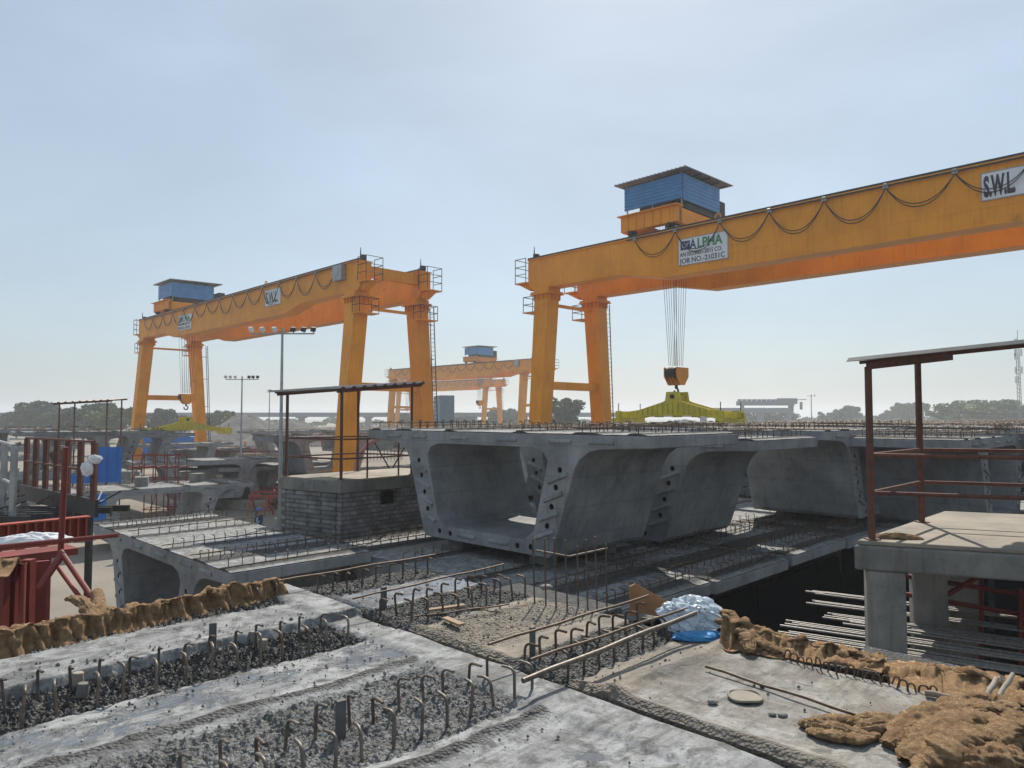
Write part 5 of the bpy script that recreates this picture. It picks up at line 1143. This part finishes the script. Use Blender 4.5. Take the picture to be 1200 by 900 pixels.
def deck_grid(name, fn, u0, u1, v0, v1, res, ztop, parent, off):
    nu = int((u1-u0)/res)+1; nv = int((v1-v0)/res)+1
    uu = np.linspace(u0, u1, nu); vv = np.linspace(v0, v1, nv); Uu, Vv = np.meshgrid(uu, vv)
    h, R, G, B = fn(Uu, Vv)
    # worn, broken edges
    ed = np.minimum(np.minimum(Uu-u0, u1-Uu), np.minimum(Vv-v0, v1-Vv)); h = h-.03*(1-ss(0, .035+.03*fbm(Uu*9, Vv*9, 2, 99), ed))
    Z = ztop+h; V = np.stack([Uu-off[0], Vv-off[1], Z-off[2]], -1).reshape(-1, 3)
    idx = np.arange(nu*nv).reshape(nv, nu); F = np.stack([idx[:-1, :-1], idx[:-1, 1:], idx[1:, 1:], idx[1:, :-1]], -1).reshape(-1, 4)
    me = bpy.data.meshes.new(name); nV = len(V)
    # skirt
    ring = list(idx[0, :])+list(idx[1:, -1])+list(idx[-1, -2::-1])+list(idx[-2:0:-1, 0]); sk = V[ring].copy(); sk[:, 2] = ztop-off[2]-.10
    Vt = np.vstack([V, sk]); n = len(ring); F2 = [(ring[i], nV+i, nV+(i+1) % n, ring[(i+1) % n]) for i in range(n)]
    allF = np.vstack([F, np.array(F2)]); me.vertices.add(len(Vt)); me.vertices.foreach_set('co', Vt.ravel()); me.loops.add(allF.size); me.loops.foreach_set('vertex_index', allF.ravel().astype(np.int32)); me.polygons.add(len(allF)); me.polygons.foreach_set('loop_start', np.arange(0, allF.size, 4, dtype=np.int32)); me.polygons.foreach_set('loop_total', np.full(len(allF), 4, np.int32)); me.update(calc_edges=True)
    ca = me.color_attributes.new('zone', 'FLOAT_COLOR', 'POINT'); cols = np.zeros((len(Vt), 4)); cols[:, 3] = 1
    for k, q in enumerate((R, G, B)): cols[:nV, k] = q.reshape(-1); cols[nV:, k] = 0
    ca.data.foreach_set('color', cols.ravel()); me.materials.append(FORE); me.shade_smooth(); me.set_sharp_from_angle(angle=math.radians(55))
    return link(name, me, parent)
ZF = 4.5
def fore_segment(label, u0, L, ztop):
    t = thing('box_girder_segment', label, 'girder segment', U(u0, 1.5, ztop-D-.05), YAW, 'decks in the foreground'); me = seg_mesh('concrete_body', False, L); o = link('concrete_body', me, t); bevel(o, .014); return t
T1 = fore_segment('nearest deck, whole foreground: wet slurry strips and hooked bars', .07, 3.0, ZF)
T2 = fore_segment('second deck just beyond the nearest one, tan and rough with tied long bars', 3.10, 1.32, ZF)
T0 = fore_segment('deck under the photographer, out of the frame', -3.0, 3.04, ZF); 
def off(u0): return (u0, 1.5, ZF-D-.05)
deck_grid('deck_surface', height1, .075, 3.065, .3, 5.79, .0088, ZF, T1, off(.07))
deck_grid('deck_edge_surface', height1, .075, 3.065, -2.79, .295, .05, ZF, T1, off(.07))
deck_grid('deck_surface', height2, 3.105, 4.415, .25, 5.79, .0115, ZF, T2, off(3.10))
deck_grid('deck_surface', height1, -2.99, .04, -2.79, 5.79, .06, ZF, T0, off(-3.0))
for (u, v) in ((.6, .2), (.6, 2.8), (2.6, .2), (2.6, 2.8), (3.8, .2), (3.8, 2.8), (-2.4, .2), (-2.4, 2.8)): pedestal('tall concrete footing under the foreground decks', u, v, 0, 2.04, .4, .9, 'footings under the foreground decks')
# hooks: bar diameter 20 mm, bent towards each other across each pair
FH = [hook_mesh(.205, .08, .0082, 8, REBARG, 'rebar_hook', .035), hook_mesh(.19, .085, .0082, 8, REBARG, 'rebar_hook', .045), hook_mesh(.215, .07, .0085, 8, REBARG, 'rebar_hook', .03)]
FHR = [hook_mesh(.17, .085, .0085, 7, REBAR, 'rebar_hook', .03), hook_mesh(.155, .09, .0085, 7, REBAR, 'rebar_hook', .035)]
rr = random.Random(21)
def fhook(T, u0, u, v, side, set_=FH, sc_=1.0, z=ZF-.01, az=0, tilt=0):
    o = link('rebar_hook', rr.choice(set_), T, (u-u0, v-1.5, z-(ZF-D-.05)), rot=(rr.uniform(-.10, .10), rr.uniform(-.11, .11)+tilt, (0 if side > 0 else math.pi)+rr.uniform(-.24, .24)+az)); o.scale = (1, 1, sc_*rr.uniform(.92, 1.08)); return o
for k in range(18):
    u = .20+.152*k
    if u < 2.78: fhook(T1, .07, u+rr.uniform(-.012, .012), 4.53, -1, sc_=.74)
    if u+.05 < 2.78: fhook(T1, .07, u+.03+rr.uniform(-.02, .02), 4.20, 1, sc_=.85)
    fhook(T1, .07, u+.05+rr.uniform(-.02, .02), 3.04, -1, FHR if k % 4 == 0 else FH, .78)
    fhook(T1, .07, u+.09+rr.uniform(-.02, .02), 2.72, 1, FH, .82) if u < 2.85 else None
    fhook(T1, .07, u, 5.45, 1, sc_=.8)
for k in range(9):
    u = 3.14+.147*k; fhook(T2, 3.10, u, 4.53, -1, FHR); fhook(T2, 3.10, u+.04, 4.20, 1, FHR)
    fhook(T2, 3.10, u, 3.04, -1, FHR); fhook(T2, 3.10, u+.03, 2.72, 1, FHR); fhook(T2, 3.10, u, 5.45, -1, FHR)
# small looped starters along the end of the right deck
LOOP = MB(); LOOP.sweep([(0, -.016, -.02), (0, -.016, .042)]+[(0, -.016*math.cos(a), .042+.016*math.sin(a)) for a in (.6, 1.2, 1.9, 2.5)]+[(0, .016, .042), (0, .02, .012)], .005, 5); ME_LOOP = LOOP.mesh('rebar_loop', REBAR, 50)
for k in range(26):
    v = 2.34-.047*k; o = link('rebar_loop', ME_LOOP, T2, (4.34-3.10+rr.uniform(-.015, .015), v-1.5, ZF-(ZF-D-.05)), rot=(rr.uniform(-.2, .2), rr.uniform(-.3, .3), rr.uniform(-.6, .6))); o.scale = (1, rr.uniform(.7, 1.3), rr.uniform(.8, 1.25))
# long tied bars
def free_bar(name, label, pts, r, m=REBAR, cat='steel bar', group=None):
    p0 = Vector(pts[0]); mb = MB(); pts = [Vector(p)-p0 for p in pts]; full = []
    for a, b in zip(pts[:-1], pts[1:]):
        for i in range(8): s = i/8; full.append(a.lerp(b, s)+Vector((0, 0, .004*math.sin(i*1.7))))
    full.append(pts[-1]); mb.sweep(full, r, 8); o = obj(name, mb, m, None, 50, loc=p0); return tag(o, label, cat, group)
def Uz(u, v, z): return U(u, v, z)
free_bar('long_bar', 'long thin rusty bar tied over the farther row of hooks right of centre', [Uz(2.86, 3.05, ZF+.19), Uz(4.42, 3.02, ZF+.20)], .0085)
free_bar('long_bar', 'long thin rusty bar tied over the nearer row of hooks right of centre', [Uz(2.84, 2.70, ZF+.19), Uz(4.5, 2.66, ZF+.19)], .0085)
free_bar('long_bar', 'thick cement crusted bar lying low in front of the tied bars', [Uz(2.74, 2.66, ZF+.115), Uz(4.48, 2.60, ZF+.17)], .015, REBARG)
free_bar('long_bar', 'long bar tied over the hooks left of the joint', [Uz(2.92, 4.56, ZF+.17), Uz(4.45, 4.55, ZF+.20)], .0075)
free_bar('long_bar', 'long bar over the farthest row of hooks at the deck edge', [Uz(2.75, 5.47, ZF+.17), Uz(4.4, 5.44, ZF+.17)], .0085)
free_bar('long_bar', 'long straight dark bar lying on the right of the deck', [P(827, 781, ZF+.028), P(1034, 847, ZF+.03)], .0085)
free_bar('long_bar', 'short bar lying in the rough strip behind the joint', [P(477, 724, ZF+.05), P(597, 708, ZF+.05)], .006)
free_bar('long_bar', 'thin loose bar on the tan strip behind the joint', [P(540, 712, ZF+.04), P(585, 717, ZF+.04)], .006)
free_bar('bent_bar', 'pale bent pipe lying behind the sacking pile', [P(1084, 812, ZF+.03), P(1178, 829, ZF+.03), P(1215, 838, ZF+.03)], .017, mat('dusty_pipe', (.30, .23, .17), .8, amt=.3, scale=10))
free_bar('wooden_pole', 'grey wooden pole leaning over the right sacking, nearer of two', [P(1148, 830, ZF+.03), P(1168, 795, ZF+.10)], .014, mat('grey_wood', (.30, .27, .23), .85, amt=.35, scale=14))
free_bar('wooden_pole', 'grey pole leaning beside its twin at the right edge', [P(1160, 832, ZF+.05), P(1187, 790, ZF+.13)], .012, MATS['grey_wood'])
# flat lifting straps and spacer tubes standing in the pour
for i, (px, py, l) in enumerate(((249, 763, 'flat steel spacer standing in the left rough strip'), (399, 866, 'flat steel spacer standing in the front rough strip'), (449.5, 715, 'flat steel spacer beyond the joint'), (624, 768, 'flat steel spacer beside the tied bars'))):
    p = P(px, py, ZF-.01); mb = MB(); mb.box((0, 0, .085), (.045, .028, .19)); o = obj('steel_spacer', mb, mat('dull_flat_steel', (.15, .15, .145), .7, .3, amt=.4, scale=12), None, loc=p, rz=.3+.3*i); bevel(o, .003); tag(o, l, 'spacer', 'steel spacers in the pour')
for i, (px, py, l, m) in enumerate(((90, 804, 'tan plug at the left, behind its grey neighbour', CONCL), (96, 817, 'grey concrete plug nearest the left edge', CONCD), (296, 753, 'grey plug beside the tan one in the middle of the rough strip', CONCD), (307, 763, 'tan plug in the middle of the rough strip', CONCL), (685, 757, 'small pale plug between the tied bars', CONCL))):
    p = P(px, py, ZF-.02); mb = MB(); mb.tube((0, 0, 0), (.004, .004, .075), .031, 14, .029); o = obj('duct_plug', mb, m, None, 50, loc=p); bevel(o, .004); tag(o, l, 'duct plug', 'plugs standing in the pour')
for i, (px, py, L_, rz, l) in enumerate(((531, 728, .22, -.9, 'short pale plank lying in the rough strip'), (523, 712, .3, .5, 'thin dark lath beside the short plank'))):
    mb = MB(); mb.box((0, 0, 0), (L_, .05, .015)); o = obj('plank', mb, WOOD, None, loc=P(px, py, ZF+.03), rz=rz); tag(o, l, 'plank')
mb = MB(); mb.sweep([(.085*math.cos(a), .085*math.sin(a), .006+.004*math.sin(a*3)) for a in [i*math.pi/14 for i in range(29)]], .007, 6); mb.tube((0, 0, 0), (0, 0, .007), .08, 24, .082)
tag(obj('round_lid', mb, CONCL, None, 40, loc=P(873, 817, ZF+.012)), 'small round pale lid lying on the deck at right', 'lid')
for i, (px, py, s) in enumerate(((756, 725, .05), (835, 822, .02), (905, 837, .014), (917, 838, .018), (640, 688, .04))):
    crumple('concrete_lump', ['lump of broken concrete near the tied bars', 'small stone left of the round lid', 'pebble under the long dark bar', 'stone under the long dark bar', 'broken concrete lump at the far deck edge'][i], 'stone', P(px, py, ZF+.01), s, CONCD, 30+i, (1.3, 1, .6), sub=3)
# tall starter bars, L shaped cage at the far end of the second deck
t = thing('starter_bar_cage', 'L shaped cage of tall thin upright bars before the big middle segment', 'rebar cage', P(660, 716, ZF).xy.to_3d())
b0 = P(628, 707, 3.9); corner = P(675, 719, 3.9); b1 = P(702, 713, 3.9); base = t.location
CU = UV(P(678, 714, ZF)); k = 0
CU = UV(P(667, 717, ZF)); pts = [U(CU[0], CU[1]+.115*(3-i)) for i in range(4)]+[U(CU[0]+.12*i, CU[1]) for i in range(1, 5)]
for p in pts:
    mb = MB(); q = p-base; mb.tube((q.x, q.y, 4.02), (q.x-.02+rr.uniform(-.01, .01), q.y, ZF+.50+rr.uniform(-.05, .05)), .0065, 6); obj('upright_bar', mb, REBAR, t, 50)
mb = MB(); q = [p-base+Vector((0, 0, ZF+.42)) for p in (pts[0], pts[3], pts[-1])]; mb.tube(q[0], q[1], .0085, 6); mb.tube(q[1], q[2], .0085, 6); obj('tie_bar', mb, REBARG, t, 50)
# ledge that closes the far end of deck two
def slab_on_base(label, u, v, su, sv, ztop, th):
    t = thing('concrete_ledge', label, 'concrete ledge', U(u, v, 0), YAW); mb = MB(); mb.box((0, 0, ztop-th/2), (su, sv, th)); o = obj('slab', mb, FORE, t); bevel(o, .02)
    mb = MB(); mb.box((0, 0, (ztop-th-.004)/2), (su*.8, sv*.85, ztop-th-.008)); obj('base', mb, CONCD, t)
slab_on_base('pale end ledge just beyond the foreground deck, under the upright bars', 4.9, 4.55, .8, 1.3, 4.3, .2)
# brown ply boards at the far end
for i, (px, py, l) in enumerate(((752, 713, 'triangular brown plywood stop standing at the far end of the tied bars'),)):
    p = P(738, 722, ZF); q = P(792, 719, ZF); d = (q-p); mb = MB(); Ln = d.length
    mb.prism([(0, 0), (Ln, 0), (Ln, .06), (.12*Ln, .24), (0, .22)], -.008, .008, 'y'); o = obj('plywood_stop', mb, mat('brown_ply', (.33, .17, .08), .8, amt=.35, scale=9, bump=.002, bscale=60), None, loc=p, rz=math.atan2(d.y, d.x)); tag(o, l, 'plywood board')
# ---------------------------------------------------------------- sacking
def sack_ribbon(name, label, path, hfun, wfun, seed, m, group=None, drape=1.0, nl=None, nw=34, zb=ZF):
    """sacking draped over a line of bars: an inverted U cross-section along a path of (u, v)"""
    path = [Vector((a, b, 0)) for a, b in path]; Ln = sum((b-a).length for a, b in zip(path[:-1], path[1:])); nl = nl or int(Ln/.009)
    def at(s):
        d = s*Ln
        for a, b in zip(path[:-1], path[1:]):
            l = (b-a).length
            if d <= l or b is path[-1]: t_ = min(d/l, 1); return a.lerp(b, t_), (b-a).normalized()
            d -= l
    o0 = path[0]; V = []
    S = np.linspace(0, 1, nl); T = np.linspace(-1, 1, nw)
    nz = fbm(*np.meshgrid(S*Ln*4, T*2), 4, seed); nf = fbm(*np.meshgrid(S*Ln*14, T*3.5), 3, seed+3); nt_ = fbm(S*Ln*2.5, S*0+3, 3, seed+7)
    rdg = .5*(1-np.abs(fbm(*np.meshgrid(S*Ln*9, T*1.2), 3, seed+11)*2-1))+.5*(1-np.abs(fbm(*np.meshgrid(S*Ln*22, T*1.6), 3, seed+12)*2-1))
    for j, s in enumerate(S):
        p, d = at(s); nrm = Vector((-d.y, d.x, 0)); H = hfun(s)*(.85+.3*nt_[j]); Wd = wfun(s)
        bar = .5+.5*math.cos(2*math.pi*(s*Ln/.168+.35*nt_[j]))
        for i, q in enumerate(T):
            a = abs(q); flat = max(0, (a-.62)/.38)
            y = math.copysign(min(a/.62, 1)**.9*.035+max(0, a-.28)*Wd*.6+flat*Wd*.5, q)
            z = H*(1-max(0, (a-.16)/.84)**1.15) if a > .16 else H*(1-.0*a)
            z = z-(1-bar)*.018*(.3+1.4*nt_[j])*(1-a)*(a < .6)+(nz[i, j]-.5)*.09*(1-.6*a)+(nf[i, j]-.5)*.05+(rdg[i, j]-.6)*.03*(1-a)
            y += (nz[i, j]-.5)*.07*a+(nf[i, j]-.5)*.04-bar*.03*math.copysign(1, q)*(a > .2)*(a < .8)*1.0+(rdg[i, j]-.7)*.15*math.copysign(1, q)*(a > .15)
            w_ = p+nrm*y; V.append((w_.x-o0.x, w_.y-o0.y, max(z, .006+.01*nf[i, j])))
    F = [(j*nw+i, j*nw+i+1, (j+1)*nw+i+1, (j+1)*nw+i) for j in range(nl-1) for i in range(nw-1)]
    me = bpy.data.meshes.new(name); me.from_pydata(V, [], F); me.materials.append(m); me.shade_smooth()
    o = link(name, me, None, U(o0.x, o0.y, zb), YAW); so_ = o.modifiers.new('thick', 'SOLIDIFY'); so_.thickness = .006; return tag(o, label, 'sacking', group)
sack_ribbon('jute_sacking', 'long brown jute sacking draped over the left edge row of bars', [(.1, 5.28), (1.6, 5.42), (2.86, 5.52)], lambda s: .22-.05*s+.012*math.sin(s*9), lambda s: .10, 3, JUTE)
sack_ribbon('jute_sacking', 'brown jute sacking bunched over the deck end right of the plastic bag', [(4.40, 2.42), (4.50, 2.1), (4.58, 1.8), (4.64, 1.5)], lambda s: .17-.12*s, lambda s: .16-.06*s, 9, JUTE)
sack_ribbon('jute_sacking', 'smooth mound of jute sacking in front of the platform columns', [(4.62, 1.50), (4.80, 1.25), (4.88, .95)], lambda s: .03+.07*math.sin(s*3), lambda s: .28, 14, JUTE, zb=ZF-.06)
sack_ribbon('jute_sacking', 'low strip of jute sacking running to the right edge behind the poles', [(4.9, .95), (4.98, .5), (5.05, 0), (5.15, -.6)], lambda s: .055, lambda s: .22, 19, JUTE, zb=ZF-.06)

def bunched(name, label, c, paths, seed, m=JUTE):
    """bunched cloth: thick rope-like folds wandering over each other, one mesh"""
    V = []; F = []; rr = random.Random(seed)
    for pi_, (pts, r0) in enumerate(paths):
        pts = [Vector(p) for p in pts]; K = 130; na = 54; ctr = []
        for i in range(K+1):
            s = i/K*(len(pts)-1); k = min(int(s), len(pts)-2); f = s-k; p0 = pts[max(k-1, 0)]; p1 = pts[k]; p2 = pts[k+1]; p3 = pts[min(k+2, len(pts)-1)]
            ctr.append(.5*((2*p1)+(p2-p0)*f+(2*p0-5*p1+4*p2-p3)*f*f+(3*p1-p0-3*p2+p3)*f**3))
        S, A = np.meshgrid(np.arange(K+1)/K*len(pts)*1.3, np.arange(na)/na*2*np.pi)
        nz = fbm(S*3+seed+pi_*7, np.cos(A)*1.5+np.sin(A)*.9+5+pi_, 4, seed+pi_, .6); gr = (1-np.abs(fbm(S*1.1+pi_*3, A*2.4+S*1.6, 2, seed+40+pi_, .45)*2-1))*.95+.16*(1-np.abs(fbm(S*7+pi_*3, A*2.2, 3, seed+60+pi_)*2-1)); n0 = len(V)
        # make angular seam continuous
        w_ = np.abs(np.cos(A/2))[..., None][..., 0]; gr = gr*(1-w_**8)+gr[:1, :]*w_**8
        for i in range(K+1):
            t_ = (ctr[min(i+1, K)]-ctr[max(i-1, 0)]).normalized(); x = t_.cross(Vector((0, 0, 1))).normalized(); y = x.cross(t_)
            env = math.sin(math.pi*min(max(i/K, .02), .98))**.35; tw = 2.2*i/K+pi_
            for j_ in range(na):
                a = j_/na*2*math.pi; r = r0*env*(.42+.75*nz[j_, i]+.8*(gr[j_, i]-.62)); b = a+tw*.3
                q = ctr[i]+x*math.cos(b)*r*1.25+y*math.sin(b)*r*.8; V.append((q.x, q.y, max(q.z, .004+.01*nz[j_, i])))
        for i in range(K):
            for j_ in range(na): F.append((n0+i*na+j_, n0+i*na+(j_+1) % na, n0+(i+1)*na+(j_+1) % na, n0+(i+1)*na+j_))
    me = bpy.data.meshes.new(name); me.from_pydata(V, [], F); me.materials.append(m); me.shade_smooth(); return tag(link(name, me, None, c), label, 'sacking')
def PZ(px, py, h=0): q = P(px, py, ZF); return (q.x, q.y, h)
O_ = P(1100, 870, ZF); rr = random.Random(8)
def loc_(px, py, h): q = P(px, py, ZF); return (q.x-O_.x, q.y-O_.y, h)
paths = []
for (pl, r) in (([(1000, 862, .03), (1040, 858, .05), (1080, 868, .07), (1120, 885, .05), (1160, 900, .05)], .06), ([(1040, 880, .03), (1075, 862, .08), (1120, 850, .10), (1165, 850, .08), (1215, 858, .05)], .075), ([(1060, 900, .03), (1090, 885, .09), (1135, 872, .13), (1180, 875, .10), (1230, 880, .06)], .08),
               ([(1080, 905, .03), (1110, 905, .10), (1150, 892, .13), (1200, 900, .1)], .08), ([(1110, 855, .05), (1130, 838, .10), (1165, 838, .10), (1195, 850, .06), (1225, 850, .03)], .055), ([(1050, 860, .04), (1090, 845, .05), (1140, 855, .13), (1180, 862, .13), (1210, 880, .10)], .05),
               ([(1150, 905, .05), (1180, 890, .14), (1210, 885, .12), (1240, 895, .06)], .07), ([(1030, 872, .02), (1060, 880, .04), (1085, 900, .05), (1075, 925, .03)], .045), ([(1120, 915, .05), (1165, 915, .10), (1210, 915, .08)], .09)): paths.append(([loc_(*q) for q in pl], r))
bunched('jute_sacking', 'big heap of crumpled jute sacking in the bottom right corner', O_, paths, 5).scale = (.97, .95, .78)
O_ = P(985, 860, ZF)
bunched('jute_sacking', 'flat trailing tongue of jute sacking left of the big heap', O_, [([loc_(*q) for q in pl], r) for pl, r in (([(936, 852, .02), (960, 858, .03), (990, 864, .03), (1020, 868, .02)], .035), ([(945, 860, .015), (975, 868, .025), (1005, 872, .02), (1030, 866, .02)], .03), ([(950, 850, .02), (985, 850, .03), (1012, 858, .03), (1035, 858, .02)], .032), ([(1000, 848, .02), (1030, 848, .03), (1060, 850, .02)], .028))], 11)
O_ = P(112, 738, ZF)
bunched('jute_sacking', 'knotted lump of jute sacking in the middle of the left strip', O_, [([loc_(*q) for q in pl], r) for pl, r in (([(78, 722, .13), (95, 728, .14), (118, 742, .05), (130, 748, .02)], .04), ([(112, 715, .16), (116, 728, .12), (122, 744, .03)], .035))], 15)
O_ = P(880, 760, ZF)
bunched('jute_sacking', 'twisted jute sacking knotted over the deck end beside the plastic bag', O_, [([loc_(*q) for q in pl], r) for pl, r in (([(838, 748, .12), (862, 752, .10), (885, 762, .07), (915, 772, .04)], .035), ([(850, 752, .04), (872, 760, .10), (880, 772, .03)], .035), ([(845, 742, .14), (858, 742, .12), (866, 756, .03)], .03))], 19)
crumple('plastic_bag', 'crumpled pale plastic bag on the deck beside the sacking', 'plastic bag', P(812, 742, ZF)+Vector((0, .07, .09)), .165, PLAST, 41, (1.15, .9, .72), .55, 5)
crumple('plastic_bag', 'flat bright blue plastic bag in front of the pale one', 'plastic bag', P(820, 750, ZF)+Vector((0, .0, .022)), .13, PLASTB, 44, (1.25, .5, .22), .4, 5)
# side ledge at the right and the rebar bundles below
slab_on_base('pale wet side ledge behind the right sacking', 4.86, .45, .72, 2.7, 4.44, .24)
RIB = mat('stacked_rebar', (.30, .285, .265), .55, .35, col2=(.15, .135, .12), scale=30, bump=.003, bscale=120)
a0 = P(916, 742, 3.0); d = (P(1230, 790, 3.0)-a0).normalized(); nn = Vector((-d.y, d.x, 0)); bi = 0
t0 = thing('bar_rack', 'low steel rack under the bundles of long bars below the right platform', 'rack', (a0.x, a0.y, 0), math.atan2(d.y, d.x))
for x in (1.2, 4.2, 7.2):
    mb = MB(); mb.box((x, 1.0, 2.83), (.15, 4.6, .15)); obj('cross_beam', mb, DSTEEL, t0)
    for y in (-1.1, 1.0, 3.1): mb = MB(); mb.box((x, y, 1.375), (.15, .15, 2.75)); obj('post', mb, DSTEEL, t0)
rr = random.Random(77)
for b_, (y0, nb, z) in enumerate(((-1.15, 5, 2.93), (-.72, 5, 2.94), (-.3, 5, 2.95), (.12, 6, 2.96), (.6, 6, 2.98), (1.2, 11, 3.0), (2.0, 5, 3.0), (2.7, 5, 3.0))):
    bt = thing('rebar_bundle', ['front most pair of long bars on the rack', 'second pair of long bars on the rack', 'third pair of long bars on the rack', 'fourth bundle of long bars on the rack', 'fifth bundle of long bars on the rack', 'widest pale bundle of long bars on the rack', 'bundle of long bars behind the widest one', 'rearmost bundle of long bars on the rack'][b_], 'rebar bundle', (a0.x+nn.x*y0, a0.y+nn.y*y0, z), math.atan2(d.y, d.x), 'bundles of long bars on the rack')
    for k in range(nb):
        mb = MB(); x0 = rr.uniform(-.15, .3)+(.5 if b_ == 5 else 0); yy = (k-nb/2)*.045; mb.sweep([(x0+i*1.4, yy+.01*math.sin(i+k), rr.uniform(-.006, .006)+.016*(k % 2)) for i in range(8)], .016, 7); obj('bar', mb, RIB, bt, 50)

sack_ribbon('jute_sacking', 'ragged jute sacking hanging over the red side form at the left edge', [UV(PD(-20, 652, 6.7)), UV(PD(22, 650, 6.8))], lambda s: .12, lambda s: .3, 31, JUTE, zb=4.55)

# crumbs of concrete and stones swept about the decks: too many to count
rs = np.random.RandomState(9); mb = MB()
for i in range(1500):
    k = i % 5; u = rs.uniform(.3, 4.3)
    v = (rs.normal(4.1, .12), rs.normal(3.6, .12), rs.normal(2.45, .10), rs.uniform(1.0, 5.2), rs.normal(4.75, .08))[k]
    s = abs(rs.normal(0, .004))+.0025; p = U(u, v, ZF+.012+(.045 if v > 4.72 else 0)); q = rs.uniform(.6, 1.4, 6)
    mb.add([p+Vector((s*q[0], 0, 0)), p+Vector((0, s*q[1], 0)), p+Vector((-s*q[2], 0, 0)), p+Vector((0, -s*q[3], 0)), p+Vector((0, 0, s*q[4])), p-Vector((0, 0, s))], [(0, 1, 4), (1, 2, 4), (2, 3, 4), (3, 0, 4), (1, 0, 5), (2, 1, 5), (3, 2, 5), (0, 3, 5)])
tag(obj('concrete_crumbs', mb, mat('crumb', (.16, .155, .15), .9, amt=.5, scale=9)), 'small crumbs of concrete and stone strewn over the foreground decks', 'crumbs', kind='stuff')
# twists of tie wire round some hooks
